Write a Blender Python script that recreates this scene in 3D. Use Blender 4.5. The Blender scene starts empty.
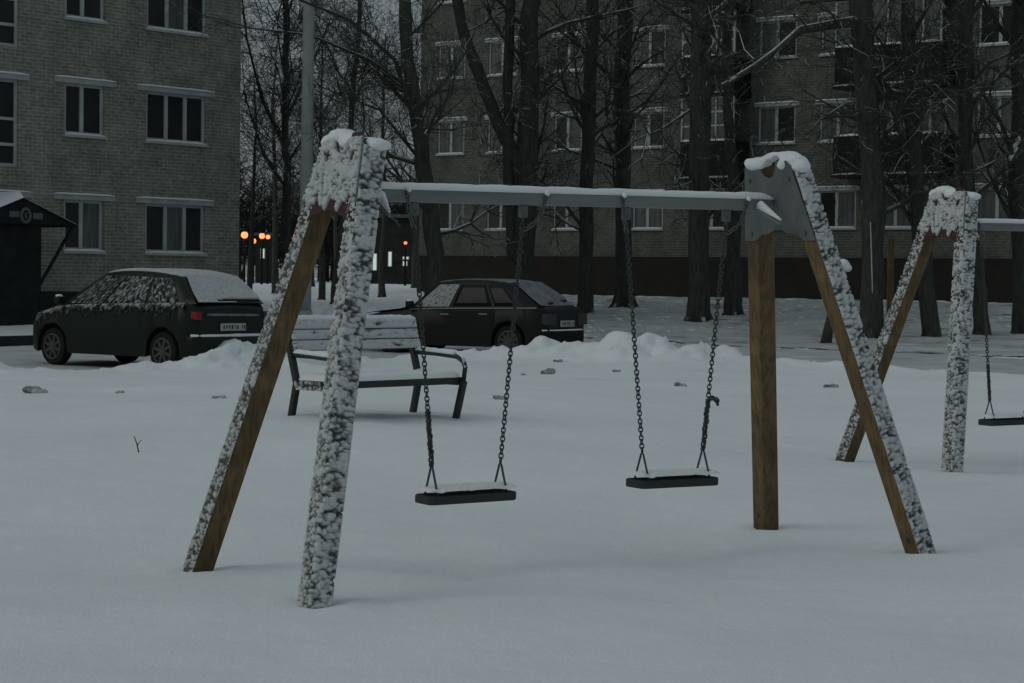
import bpy, bmesh, math, random
import numpy as np
from mathutils import Vector, Matrix, noise
PI = math.pi; R = math.radians
S = bpy.context.scene
COL = S.collection

# ------------------------------------------------------------------ camera
F_PX, PITCH, ROLL, EYE = 2053.0, 0.0312, 0.0133, 1.5
Fv = Vector((0, math.cos(PITCH), -math.sin(PITCH))); Uv = Vector((0, math.sin(PITCH), math.cos(PITCH))); Rv = Vector((1, 0, 0))
CR = Rv*math.cos(ROLL) + Uv*math.sin(ROLL); CU = -Rv*math.sin(ROLL) + Uv*math.cos(ROLL)
cam = bpy.data.objects.new('camera', bpy.data.cameras.new('camera')); COL.objects.link(cam)
cam.data.sensor_width = 36; cam.data.lens = F_PX*36/1024; cam.data.clip_start = .1; cam.data.clip_end = 2000
m = Matrix((CR, CU, -Fv)).transposed().to_4x4(); m.translation = (0, 0, EYE); cam.matrix_world = m
S.camera = cam
def P(px, py, Y):
    d = Fv + CR*((px-512)/F_PX) - CU*((py-341.5)/F_PX)
    return Vector((0, 0, EYE)) + d*(Y/d.y)
def proj(p):
    d = Vector(p) - Vector((0, 0, EYE)); z = d.dot(Fv)
    return 512 + F_PX*d.dot(CR)/z, 341.5 - F_PX*d.dot(CU)/z

# ------------------------------------------------------------------ object helpers
def tag(o, label=None, cat=None, group=None, kind=None):
    if label: o['label'] = label
    if cat: o['category'] = cat
    if group: o['group'] = group
    if kind: o['kind'] = kind
    return o
def thing(name, label, cat, loc=(0, 0, 0), rz=0, group=None):
    o = bpy.data.objects.new(name, None); COL.objects.link(o); o.empty_display_size = .2
    o.location = loc; o.rotation_euler = (0, 0, rz)
    return tag(o, label, cat, group)
def copy_tree(o, parent=None):
    c = o.copy(); COL.objects.link(c)
    if parent: c.parent = parent
    for ch in [x for x in COL.objects if x.parent == o]: copy_tree(ch, c)
    return c
def mat4(loc, rz): return Matrix.Translation(loc) @ Matrix.Rotation(rz, 4, 'Z')

class MB:
    def __init__(s): s.v = []; s.f = []
    def add(s, vs, fs):
        b = len(s.v); s.v += [tuple(v) for v in vs]; s.f += [tuple(b+i for i in f) for f in fs]; return s
    def box(s, a, b):
        x0, y0, z0 = a; x1, y1, z1 = b
        return s.add([(x0,y0,z0),(x1,y0,z0),(x1,y1,z0),(x0,y1,z0),(x0,y0,z1),(x1,y0,z1),(x1,y1,z1),(x0,y1,z1)],
                     [(0,3,2,1),(4,5,6,7),(0,1,5,4),(1,2,6,5),(2,3,7,6),(3,0,4,7)])
    def bar(s, A, B, w, h, e1=None, w2=None, h2=None):
        A = Vector(A); B = Vector(B); t = (B-A).normalized()
        e1 = Vector(e1) if e1 else (Vector((0,0,1)) if abs(t.z) < .9 else Vector((1,0,0)))
        e1 = (e1 - t*e1.dot(t)).normalized(); e2 = t.cross(e1)
        w2 = w2 or w; h2 = h2 or h
        vs = []
        for C, ww, hh in ((A, w, h), (B, w2, h2)):
            for sa, sb in ((-1,-1),(1,-1),(1,1),(-1,1)): vs.append(C + e1*sa*ww/2 + e2*sb*hh/2)
        return s.add(vs, [(3,2,1,0),(4,5,6,7),(0,1,5,4),(1,2,6,5),(2,3,7,6),(3,0,4,7)])
    def tube(s, pts, rs, n=8, cap=True, close=False):
        pts = [Vector(p) for p in pts]
        if not hasattr(rs, '__len__'): rs = [rs]*len(pts)
        k = len(pts); base = len(s.v); e = None
        for i, p in enumerate(pts):
            if close: t = pts[(i+1) % k] - pts[i-1]
            else: t = pts[min(i+1, k-1)] - pts[max(i-1, 0)]
            if t.length < 1e-9: t = Vector((0,0,1))
            t.normalize()
            if e is None: e = t.orthogonal()
            e = e - t*e.dot(t)
            if e.length < 1e-6: e = t.orthogonal()
            e.normalize(); g = t.cross(e)
            for j in range(n):
                a = 2*PI*j/n; s.v.append(tuple(p + (e*math.cos(a) + g*math.sin(a))*rs[i]))
        for i in range(k if close else k-1):
            a = base + i*n; b = base + ((i+1) % k)*n
            for j in range(n): s.f.append((a+j, a+(j+1) % n, b+(j+1) % n, b+j))
        if cap and not close:
            s.f.append(tuple(base+n-1-j for j in range(n))); s.f.append(tuple(base+(k-1)*n+j for j in range(n)))
        return s
    def prism(s, poly, fn, a, b):
        n = len(poly); vs = [fn(x, y, a) for x, y in poly] + [fn(x, y, b) for x, y in poly]
        return s.add(vs, [tuple(range(n-1, -1, -1)), tuple(range(n, 2*n))] + [(i, (i+1) % n, n+(i+1) % n, n+i) for i in range(n)])
    def ball(s, c, r, seg=12, ring=8):
        c = Vector(c); r = Vector(r) if hasattr(r, '__len__') else Vector((r, r, r)); vs = []; fs = []
        for i in range(ring+1):
            th = PI*i/ring
            for j in range(seg):
                ph = 2*PI*j/seg
                vs.append((c.x+r.x*math.sin(th)*math.cos(ph), c.y+r.y*math.sin(th)*math.sin(ph), c.z+r.z*math.cos(th)))
        for i in range(ring):
            for j in range(seg): fs.append((i*seg+j, (i+1)*seg+j, (i+1)*seg+(j+1) % seg, i*seg+(j+1) % seg))
        return s.add(vs, fs)
    def build(s, name, mat, parent=None, smooth=False, bevel=0, seg=2, fix=False, loc=None):
        me = bpy.data.meshes.new(name); me.from_pydata(s.v, [], s.f); me.update()
        if fix:
            bm = bmesh.new(); bm.from_mesh(me); bmesh.ops.recalc_face_normals(bm, faces=bm.faces[:]); bm.to_mesh(me); bm.free()
        me.materials.append(mat)
        if smooth: me.polygons.foreach_set('use_smooth', [True]*len(me.polygons))
        o = bpy.data.objects.new(name, me); COL.objects.link(o)
        if parent: o.parent = parent
        if loc: o.location = loc
        if bevel:
            b = o.modifiers.new('bevel', 'BEVEL'); b.width = bevel; b.segments = seg; b.limit_method = 'ANGLE'; b.angle_limit = R(35)
        return o

# ------------------------------------------------------------------ materials
def mat(name, col, rough=.8, spec=.3, metal=0, build=None):
    M = bpy.data.materials.new(name); M.use_nodes = True; N = M.node_tree; b = N.nodes['Principled BSDF']
    b.inputs['Base Color'].default_value = (*col, 1); b.inputs['Roughness'].default_value = rough
    b.inputs['Specular IOR Level'].default_value = spec; b.inputs['Metallic'].default_value = metal
    if build: build(N, b)
    return M
def nd(N, t, **k):
    n = N.nodes.new(t)
    for a, v in k.items():
        if hasattr(n, a): setattr(n, a, v)
        else: n.inputs[a.replace('_', ' ')].default_value = v
    return n
def lk(N, a, b): N.links.new(a, b)
def noise_tex(N, scale, detail=4, rough=.55, coord='Object', stretch=None):
    tc = nd(N, 'ShaderNodeTexCoord'); n = nd(N, 'ShaderNodeTexNoise'); n.inputs['Scale'].default_value = scale
    n.inputs['Detail'].default_value = detail; n.inputs['Roughness'].default_value = rough
    if stretch:
        mp = nd(N, 'ShaderNodeMapping'); mp.inputs['Scale'].default_value = stretch
        lk(N, tc.outputs[coord], mp.inputs[0]); lk(N, mp.outputs[0], n.inputs['Vector'])
    else: lk(N, tc.outputs[coord], n.inputs['Vector'])
    return n
def ramp(N, src, stops):
    r = nd(N, 'ShaderNodeValToRGB'); e = r.color_ramp.elements
    while len(e) < len(stops): e.new(.5)
    for q, (p, c) in zip(e, stops): q.position = p; q.color = (*c, 1) if len(c) == 3 else c
    lk(N, src, r.inputs[0]); return r
def bump(N, b, src, strength, dist=.02):
    k = nd(N, 'ShaderNodeBump'); k.inputs['Strength'].default_value = strength; k.inputs['Distance'].default_value = dist
    lk(N, src, k.inputs['Height']); lk(N, k.outputs[0], b.inputs['Normal'])
def varied(c0, c1, scale, bstr=0, stretch=None, detail=5, bd=.01):
    def f(N, b):
        n = noise_tex(N, scale, detail, .6, stretch=stretch); r = ramp(N, n.outputs[0], [(.3, c0), (.7, c1)])
        lk(N, r.outputs[0], b.inputs['Base Color'])
        if bstr: bump(N, b, n.outputs[0], bstr, bd)
    return f
def snow_nodes(N, b):
    n = noise_tex(N, 9, 6, .65); n2 = noise_tex(N, 70, 3, .6); n3 = noise_tex(N, .45, 4, .55)
    a = nd(N, 'ShaderNodeMath', operation='MULTIPLY_ADD'); lk(N, n2.outputs[0], a.inputs[0]); a.inputs[1].default_value = .35; lk(N, n.outputs[0], a.inputs[2])
    r = ramp(N, n3.outputs[0], [(.3, (.76, .80, .80)), (.7, (.85, .88, .88))]); lk(N, r.outputs[0], b.inputs['Base Color'])
    bump(N, b, a.outputs[0], .6, .025)
M = {}
M['snow'] = mat('snow', (.8, .83, .83), .75, .2, build=snow_nodes)
M['crust'] = mat('wet_snow', (.68, .70, .70), .8, .2, build=varied((.36,.38,.38), (.57,.59,.59), 25, .4, bd=.006))
def rime_nodes(N, b):
    a = nd(N, 'ShaderNodeAttribute'); a.attribute_name = 'depth'; n = noise_tex(N, 60, 3, .6)
    ma = nd(N, 'ShaderNodeMath', operation='MULTIPLY_ADD'); lk(N, n.outputs[0], ma.inputs[0]); ma.inputs[1].default_value = .5; lk(N, a.outputs['Fac'], ma.inputs[2])
    r = ramp(N, ma.outputs[0], [(.22, (.055,.055,.048)), (.55, (.27,.28,.27)), (.95, (.56,.58,.58))]); lk(N, r.outputs[0], b.inputs['Base Color']); bump(N, b, n.outputs[0], .5, .006)
M['rime'] = mat('rime_snow', (.5,.52,.52), .85, .15, build=rime_nodes)
def frost_nodes(N, b):
    a = nd(N, 'ShaderNodeAttribute'); a.attribute_name = 'depth'; n = noise_tex(N, 30, 3, .6)
    ma = nd(N, 'ShaderNodeMath', operation='MULTIPLY_ADD'); lk(N, n.outputs[0], ma.inputs[0]); ma.inputs[1].default_value = .5; lk(N, a.outputs['Fac'], ma.inputs[2])
    r = ramp(N, ma.outputs[0], [(.25, (.012,.015,.014)), (.6, (.10,.11,.107)), (1., (.33,.35,.345))]); lk(N, r.outputs[0], b.inputs['Base Color'])
M['dusting'] = mat('dusted_snow', (.2,.21,.21), .8, .15, build=frost_nodes)
M['road'] = mat('packed_snow', (.4,.4,.4), .8, .2, build=varied((.36,.375,.37), (.56,.58,.575), 1.1, .4, detail=8, bd=.04))
def wood_nodes(N, b):
    n = noise_tex(N, 6, 6, .65, stretch=(7, 7, .35)); r = ramp(N, n.outputs[0], [(.25, (.064,.043,.022)), (.5, (.155,.106,.053)), (.75, (.24,.168,.088))])
    w = noise_tex(N, 2.2, 4, .6); mx = nd(N, 'ShaderNodeMix', data_type='RGBA', blend_type='MULTIPLY'); mx.inputs[0].default_value = .75
    r2 = ramp(N, w.outputs[0], [(.35, (.42,.46,.46)), (.65, (1.1,1.05,1))])
    lk(N, r.outputs[0], mx.inputs[6]); lk(N, r2.outputs[0], mx.inputs[7]); lk(N, mx.outputs[2], b.inputs['Base Color'])
    bump(N, b, n.outputs[0], .3, .004)
M['timber'] = mat('timber', (.16,.1,.05), .7, .25, build=wood_nodes)
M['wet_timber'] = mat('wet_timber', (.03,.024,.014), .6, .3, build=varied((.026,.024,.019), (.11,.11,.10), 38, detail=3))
M['plate'] = mat('grey_steel', (.12,.13,.125), .6, .25, build=varied((.10,.112,.108), (.15,.165,.16), 9))
M['red_plate'] = mat('maroon_plate', (.16,.035,.03), .6, .3, build=varied((.035,.016,.014), (.075,.024,.021), 14))
M['beam'] = mat('galvanised_beam', (.18,.2,.195), .5, .3, build=varied((.15,.168,.162), (.205,.225,.22), 5, stretch=(.4,3,3)))
M['chain'] = mat('chain_steel', (.06,.066,.063), .55, .4, .3)
M['chain_l'] = mat('zinc_steel', (.13,.14,.135), .5, .4, .4)
M['rubber'] = mat('seat_rubber', (.034,.041,.039), .7, .3)
M['bench_green'] = mat('bench_paint', (.022,.030,.028), .5, .4, build=varied((.011,.016,.014), (.021,.029,.027), 8))
def bark_nodes(N, b):
    n = noise_tex(N, 5, 6, .7, stretch=(3, 3, .6)); r = ramp(N, n.outputs[0], [(.3, (.028,.032,.026)), (.7, (.085,.092,.078))])
    g = nd(N, 'ShaderNodeNewGeometry'); sp = nd(N, 'ShaderNodeSeparateXYZ'); lk(N, g.outputs['True Normal'], sp.inputs[0])
    n2 = noise_tex(N, 2.3, 3, .6); ad = nd(N, 'ShaderNodeMath', operation='MULTIPLY_ADD'); lk(N, n2.outputs[0], ad.inputs[0]); ad.inputs[1].default_value = 1.1; lk(N, sp.outputs[2], ad.inputs[2])
    rr = ramp(N, ad.outputs[0], [(.0, (0,0,0)), (1., (1,1,1))]); mr = nd(N, 'ShaderNodeMapRange'); mr.inputs[1].default_value = 1.08; mr.inputs[2].default_value = 1.32
    lk(N, ad.outputs[0], mr.inputs[0]); N.nodes.remove(rr)
    mx = nd(N, 'ShaderNodeMix', data_type='RGBA'); lk(N, mr.outputs[0], mx.inputs[0]); lk(N, r.outputs[0], mx.inputs[6]); mx.inputs[7].default_value = (.5,.52,.52,1)
    lk(N, mx.outputs[2], b.inputs['Base Color']); bump(N, b, n.outputs[0], .7, .03)
M['bark'] = mat('bark', (.03,.03,.026), .9, .15, build=bark_nodes)
M['twig'] = mat('twig', (.026,.026,.022), .9, .1)
def brick_nodes(c1, c2, mortar):
    def f(N, b):
        tc = nd(N, 'ShaderNodeTexCoord'); sp = nd(N, 'ShaderNodeSeparateXYZ'); lk(N, tc.outputs['Object'], sp.inputs[0])
        ad = nd(N, 'ShaderNodeMath', operation='ADD'); lk(N, sp.outputs[0], ad.inputs[0]); lk(N, sp.outputs[1], ad.inputs[1])
        cb = nd(N, 'ShaderNodeCombineXYZ'); lk(N, ad.outputs[0], cb.inputs[0]); lk(N, sp.outputs[2], cb.inputs[1])
        dn = nd(N, 'ShaderNodeTexNoise'); dn.inputs['Scale'].default_value = 1.7; lk(N, cb.outputs[0], dn.inputs['Vector'])
        k = nd(N, 'ShaderNodeTexBrick'); lk(N, cb.outputs[0], k.inputs['Vector'])
        k.inputs['Color1'].default_value = (*c1, 1); k.inputs['Color2'].default_value = (*c2, 1); k.inputs['Mortar'].default_value = (*mortar, 1)
        k.inputs['Scale'].default_value = 1; k.inputs['Mortar Size'].default_value = .012; k.inputs['Brick Width'].default_value = .26; k.inputs['Row Height'].default_value = .088
        k.inputs['Mortar Smooth'].default_value = .25; k.inputs['Bias'].default_value = -.1
        n = nd(N, 'ShaderNodeTexNoise'); n.inputs['Scale'].default_value = 1.3; n.inputs['Detail'].default_value = 8; n.inputs['Roughness'].default_value = .7; lk(N, cb.outputs[0], n.inputs['Vector'])
        n4 = nd(N, 'ShaderNodeTexNoise'); n4.inputs['Scale'].default_value = 7; n4.inputs['Detail'].default_value = 3; lk(N, cb.outputs[0], n4.inputs['Vector'])
        r = ramp(N, n.outputs[0], [(.3, (.62,.64,.62)), (.68, (1.18,1.15,1.1))]); r4 = ramp(N, n4.outputs[0], [(.3, (.8,.8,.8)), (.7, (1.15,1.15,1.15))])
        mx = nd(N, 'ShaderNodeMix', data_type='RGBA', blend_type='MULTIPLY'); mx.inputs[0].default_value = 1
        m2 = nd(N, 'ShaderNodeMix', data_type='RGBA', blend_type='MULTIPLY'); m2.inputs[0].default_value = 1
        lk(N, k.outputs['Color'], mx.inputs[6]); lk(N, r.outputs[0], mx.inputs[7]); lk(N, mx.outputs[2], m2.inputs[6]); lk(N, r4.outputs[0], m2.inputs[7])
        lk(N, m2.outputs[2], b.inputs['Base Color']); bump(N, b, k.outputs['Fac'], -.5, .02)
    return f
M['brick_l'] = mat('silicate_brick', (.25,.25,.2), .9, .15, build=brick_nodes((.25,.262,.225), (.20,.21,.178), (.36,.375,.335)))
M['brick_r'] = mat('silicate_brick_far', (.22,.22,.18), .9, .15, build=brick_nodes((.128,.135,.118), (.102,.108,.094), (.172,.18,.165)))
M['plinth'] = mat('plinth_paint', (.06,.045,.04), .9, .15, build=varied((.026,.025,.022), (.038,.034,.030), 1.5))
M['plinth_g'] = mat('plinth_dark', (.05,.05,.046), .9, .15, build=varied((.018,.020,.018), (.04,.042,.038), 1.5))
M['frame'] = mat('white_window_paint', (.36,.39,.38), .6, .3, build=varied((.34,.37,.36), (.48,.52,.50), 2))
M['lintel'] = mat('concrete_lintel', (.5,.52,.51), .85, .2, build=varied((.30,.32,.31), (.46,.49,.48), 2.5))
M['glass'] = mat('dark_glass', (.018,.02,.019), .22, .5, build=varied((.010,.012,.011), (.03,.033,.031), .8))
M['curtain'] = mat('curtained_glass', (.1,.11,.105), .35, .4, build=varied((.05,.056,.053), (.15,.165,.16), 3, stretch=(6,6,.3)))
M['roof'] = mat('roofing', (.1,.1,.1), .9)
M['dark_metal'] = mat('dark_sheet_metal', (.012,.013,.012), .8, .15, build=varied((.011,.013,.012), (.022,.025,.022), 3))
M['balcony'] = mat('balcony_board', (.035,.03,.028), .85, .2, build=varied((.012,.014,.012), (.024,.022,.019), 2, stretch=(5,5,.3)))
M['sign'] = mat('sign_white', (.11,.12,.12), .7)
M['pole'] = mat('concrete_pole', (.27,.285,.28), .8, .2, build=varied((.28,.30,.295), (.38,.40,.395), 3))
M['paint_a'] = mat('car_paint_dark_green', (.009,.015,.012), .34, .2)
M['paint_b'] = mat('car_paint_black', (.013,.015,.013), .4, .16)
M['plastic'] = mat('black_plastic', (.009,.011,.010), .7, .15)
M['frost'] = mat('thin_frost', (.25,.26,.26), .8, .2, build=varied((.11,.12,.12), (.24,.255,.255), 5))
M['tyre'] = mat('tyre_rubber', (.012,.012,.012), .85, .2)
M['rim'] = mat('alloy_rim', (.07,.075,.072), .6, .3, .3)
M['car_glass'] = mat('car_glass', (.008,.011,.010), .2, .15)
M['tail'] = mat('tail_lamp_red', (.2,.012,.014), .4, .3)
M['amber'] = mat('lamp_pale', (.035,.032,.03), .4, .3)
M['chrome'] = mat('chrome_trim', (.16,.17,.165), .45, .4, .3)
M['plate_w'] = mat('plate_white', (.36,.38,.37), .6)
M['ink'] = mat('plate_ink', (.02,.02,.02), .7)
def lawn_nodes(N, b):
    n = noise_tex(N, .8, 8, .7); r = ramp(N, n.outputs[0], [(.34, (.10,.105,.09)), (.43, (.38,.40,.39)), (.7, (.58,.61,.60))]); lk(N, r.outputs[0], b.inputs['Base Color']); bump(N, b, n.outputs[0], .5, .05)
M['lawn'] = mat('thin_trodden_snow', (.35,.37,.36), .9, .1, build=lawn_nodes)
M['clod'] = mat('dirty_snow', (.2,.2,.19), .9, .1, build=varied((.05,.055,.05), (.55,.57,.57), 9, .4))
def emis(name, col, st):
    X = bpy.data.materials.new(name); X.use_nodes = True; b = X.node_tree.nodes['Principled BSDF']
    b.inputs['Base Color'].default_value = (*col, 1); b.inputs['Emission Color'].default_value = (*col, 1); b.inputs['Emission Strength'].default_value = st; return X
M['sodium'] = emis('sodium_lamp', (1, .27, .09), 1.9)
M['sodium2'] = emis('sodium_lamp_weak', (1, .26, .10), 1.2)
M['shop'] = emis('lit_window', (.86, .95, .88), .34)

# ------------------------------------------------------------------ terrain
CTRL = np.array([(-3,3,0),(0,3,0),(3,3,0),(-5,8,.02),(5,8,.02),(-1.5,8,0),(1.5,9,0),(-1.65,10.4,-.045),(-1.0,9.3,-.018),(1.3,12.2,-.005),(2.2,11.1,.02),(0,12,.01),
 (-1.4,17.5,.27),(-4,17,.24),(-3,13,.06),(-7,14,.12),(2.8,17.0,-.02),(3.5,15.9,.03),(6,18,.08),(1.5,16.5,.10),(0,22,.26),(3,24,.16),(8,24,.16),(-5,24,.2),(-12,24,.15),
 (-6,31,.07),(-9,32,.08),(-1,37,.12),(3,37,.16),(7,34,.15),(12,32,.15),(20,26,.2),(-9.4,37,.14),(-14,38,.2),(-7,50,.32),(-12,46,.3),(-20,38,.3),
 (7.7,44,.293),(9,44,.33),(4.5,50,.49),(5.6,52,.59),(2,54,.58),(3.1,57,.71),(12,46,.40),(-2,48,.40),(-3,60,.62),(-6,70,.75),(-4,77,.93),(6.4,70,.93),(14,63,.92),(16,61,.92),(22,56,.9),(26,52,.9),
 (-12,90,.95),(0,120,1.),(-20,130,1.),(40,60,.9),(60,150,1.),(-60,60,.3),(-60,150,.9),(0,-6,0),(-40,-6,0),(40,-6,0),(-40,20,.1),(40,20,.2),(0,320,1.),(-200,200,.9),(200,200,1.)], float)
def tps_fit(c):
    n = len(c); d = np.hypot(c[:,None,0]-c[None,:,0], c[:,None,1]-c[None,:,1]); K = np.where(d > 0, d, 0.) # linear kernel (tent-like, stays tame)
    K = np.sqrt(d*d + 1.5**2); A = np.zeros((n+1, n+1)); A[:n,:n] = K; A[:n,n] = 1; A[n,:n] = 1
    A[:n,:n] += np.eye(n)*-.02
    return np.linalg.solve(A, np.append(c[:,2], 0))
WT = tps_fit(CTRL)
def hash2(ix, iy, s):
    h = np.sin(ix*127.1 + iy*311.7 + s*74.7)*43758.5453; return h - np.floor(h)
def vnoise(x, y, s):
    ix = np.floor(x); iy = np.floor(y); fx = x-ix; fy = y-iy; fx = fx*fx*fx*(fx*(fx*6-15)+10); fy = fy*fy*fy*(fy*(fy*6-15)+10)
    a = hash2(ix,iy,s); b = hash2(ix+1,iy,s); c = hash2(ix,iy+1,s); d = hash2(ix+1,iy+1,s)
    return (a*(1-fx)+b*fx)*(1-fy) + (c*(1-fx)+d*fx)*fy - .5
NEAR = [(14,26),(9,30),(4.3,33.6),(1.5,35.6),(-.7,36.0),(-2.8,34.0),(-4.2,31.2),(-6,29.3),(-8,27),(-12,22)]
FAR = [(17,30.5),(11.8,34.6),(7.3,38.2),(4,40.8),(1,43.2),(-1.5,44.5),(-5,42.1),(-9.2,37),(-13,32.4),(-17,27.5)]
def seg_dist(x, y, pl):
    d = np.full(np.shape(x), 1e9)
    for (ax, ay), (bx, by) in zip(pl[:-1], pl[1:]):
        vx, vy = bx-ax, by-ay; t = np.clip(((x-ax)*vx+(y-ay)*vy)/(vx*vx+vy*vy), 0, 1)
        d = np.minimum(d, np.hypot(x-ax-t*vx, y-ay-t*vy))
    return d
ROADP = NEAR + FAR[::-1]
def in_poly(x, y, pl):
    r = np.zeros(np.shape(x), bool); n = len(pl)
    for i in range(n):
        (ax, ay), (bx, by) = pl[i], pl[(i+1) % n]
        if ay == by: continue
        c = ((ay > y) != (by > y)) & (x < (bx-ax)*(y-ay)/(by-ay)+ax); r ^= c
    return r
MOUNDS = [(1.6,34.3,.26,1.2,.9),(2.5,34.0,.10,.9,.8),(.6,35.4,.16,.7,.5),(-4.35,29.6,.19,.6,.6),(-3.7,30.4,.27,.7,.6),(-3.1,32.6,.25,.7,.8),(4.4,32.8,.08,1.6,.8),(-3.6,47,.5,1.2,1.2),(-.6,35.0,.10,.9,.6),(3.4,33.8,.14,.9,.6)]
POSTS = []
def base_h(x, y):
    x = np.asarray(x, float); y = np.asarray(y, float); z = np.full(np.broadcast(x, y).shape, WT[-1])
    for (cx, cy, _), w in zip(CTRL, WT[:-1]): z = z + w*np.sqrt((x-cx)**2+(y-cy)**2+2.25)
    return z
def terrain(x, y, road=False):
    x = np.asarray(x, float); y = np.asarray(y, float); z = base_h(x, y)
    ins = in_poly(x, y, ROADP); dn = seg_dist(x, y, NEAR); df = seg_dist(x, y, FAR)
    if road: return z + .02 + .03*vnoise(x*.9, y*.9, 11) + .012*vnoise(x*3, y*3, 12)
    rough = np.exp(-(dn/1.6)**2) + .7*np.exp(-(df/1.2)**2)
    # open snow: long soft swells plus wind ripples
    z = z + .035*vnoise(x*.5, y*.5, 1) + .020*vnoise(x*1.3+7, y*1.3, 2) + .016*vnoise(x*2.4, y*4.2, 3) + .011*vnoise(x*6, y*11, 4) + .005*vnoise(x*15, y*24, 14)
    b = np.where(ins, 0, np.exp(-((dn-.45)/.5)**2)*.16*np.clip(vnoise(x*.45+3, y*.45, 31)*2.2, 0, 1)*np.where(x > 3, .12, 1))
    for mx, my, h, sx, sy in MOUNDS: b = b + h*np.exp(-((x-mx)/sx)**2-((y-my)/sy)**2)
    lump = .35 + 1.3*(vnoise(x*1.7, y*1.7, 5)+.7*vnoise(x*4.1, y*4.1, 6)+.5*vnoise(x*9, y*9, 7)+.5)
    z = z + b*np.clip(lump, .25, 1.7) + np.where(x > 2.2, .45, 1)*rough*(.09*vnoise(x*2.7, y*2.7, 8)+.07*vnoise(x*6.5, y*6.5, 9)+.03*vnoise(x*14, y*14, 19))*np.where(ins, 0, 1)
    lawn = np.clip((y-40)/6, 0, 1)*np.clip((x+3)/2, 0, 1)      # trodden snow under the trees
    z = z + lawn*(.05*vnoise(x*1.6, y*1.6, 21)+.05*vnoise(x*3.7, y*3.7, 22))
    for hx, hy in ((-.22, 10.62), (.87, 11.28)):
        a = (x-hx)*.856+(y-hy)*.517; c = -(x-hx)*.517+(y-hy)*.856; z = z - .045*np.exp(-(a/.42)**2-(c/.75)**2)
    for px, py, k in POSTS:
        r = np.hypot(x-px, y-py); z = z + k*(.012*np.exp(-((r-.17)/.07)**2) - .02*np.exp(-(r/.09)**2))
    return np.where(ins, z - .10*np.clip(np.minimum(dn, df)/.25, 0, 1), z)
def tz(x, y): return float(terrain(np.array([x]), np.array([y]))[0])

# ------------------------------------------------------------------ swing frame data (metres, from the site survey)
TH1, O1 = 1.0274, Vector((-.7676, 10.2851, 0)); TH2, O2 = 1.1008, Vector((3.6301, 16.8208, .0638))
SA, ST, HT, SP, SL, ZR, HB = .68, .150, 2.136, .5555, 2.60, .024, 1.967
M1 = mat4(O1, PI/2-TH1); M2 = mat4(O2, PI/2-TH2)
for MM in (M1, M2):
    for lx, ly in ((-SP,-SA),(-SP,SA),(SL+SP,-SA),(SL+SP,SA)):
        w = MM @ Vector((lx, ly, 0)); POSTS.append((w.x, w.y, 1))

# ground sheet
def ground():
    ys = [-6.]; 
    while ys[-1] < 320: ys.append(ys[-1] + (max(.07, .0032*ys[-1]) if ys[-1] < 62 else .012*ys[-1]) if ys[-1] > 3 else ys[-1]+.6)
    xs = [0.]
    while xs[-1] < 190: xs.append(xs[-1] + max(.08, .05*(xs[-1]-9) if xs[-1] > 9 else 0))
    xs = sorted(-a for a in xs[1:]) + xs
    X, Y = np.meshgrid(np.array(xs), np.array(ys)); Z = np.zeros_like(X)
    for i in range(len(ys)): Z[i] = terrain(X[i], Y[i])
    nx, ny = len(xs), len(ys); co = np.stack([X, Y, Z], -1).reshape(-1, 3)
    i = np.arange(nx*ny).reshape(ny, nx); f = np.stack([i[:-1,:-1], i[:-1,1:], i[1:,1:], i[1:,:-1]], -1).reshape(-1, 4)
    me = bpy.data.meshes.new('snow_ground'); me.from_pydata(co.tolist(), [], f.tolist()); me.materials.append(M['snow'])
    me.polygons.foreach_set('use_smooth', [True]*len(me.polygons))
    o = bpy.data.objects.new('snow_ground', me); COL.objects.link(o); o['kind'] = 'structure'
    return o
ground()
def strip_sheet(name, a, b, n, k, material, zfn):
    def resamp(pl):
        pl = np.array(pl, float); d = np.r_[0, np.cumsum(np.hypot(*np.diff(pl, axis=0).T))]; t = np.linspace(0, 1, n)
        dd = d/d[-1]; return np.stack([np.interp(t, dd, pl[:,0]), np.interp(t, dd, pl[:,1])], -1)
    A, B = resamp(a), resamp(b); mb = MB()
    for i in range(n):
        for j in range(k):
            q = A[i] + (B[i]-A[i])*j/(k-1); mb.v.append((q[0], q[1], float(zfn(np.array([q[0]]), np.array([q[1]]))[0])))
    for i in range(n-1):
        for j in range(k-1): mb.f.append((i*k+j, (i+1)*k+j, (i+1)*k+j+1, i*k+j+1))
    return mb.build(name, material, smooth=True, fix=True)
tag(strip_sheet('road', NEAR, FAR, 150, 24, M['road'], lambda x, y: terrain(x, y, True)-.03), kind='structure')
LF = [(26,24.2),(17,30.5),(11.8,34.6),(7.3,38.2),(4,40.8),(1,43.2),(-1.5,44.5)]
LB_ = [(34,46),(28,51),(22,55.5),(16,60),(10,65),(3,70.5),(-3,75)]
tag(strip_sheet('lawn', LF, LB_, 170, 110, M['lawn'], lambda x, y: terrain(x, y)+.012), kind='structure')
# kerb along the far pavement in front of the left building
kb = MB(); kp = [(-17,27.5),(-13,32.4),(-9.2,37),(-5,42.1)]
kpts = []
for (ax, ay), (bx, by) in zip(kp[:-1], kp[1:]):
    for q in range(12): kpts.append((ax+(bx-ax)*q/12, ay+(by-ay)*q/12))
for (ax, ay), (bx, by) in zip(kpts[:-1], kpts[1:]):
    kb.bar((ax, ay, base_h(ax, ay)+.06), (bx, by, base_h(bx, by)+.06), .24, .16)
tag(kb.build('kerb', M['plinth_g']), kind='structure')

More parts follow.
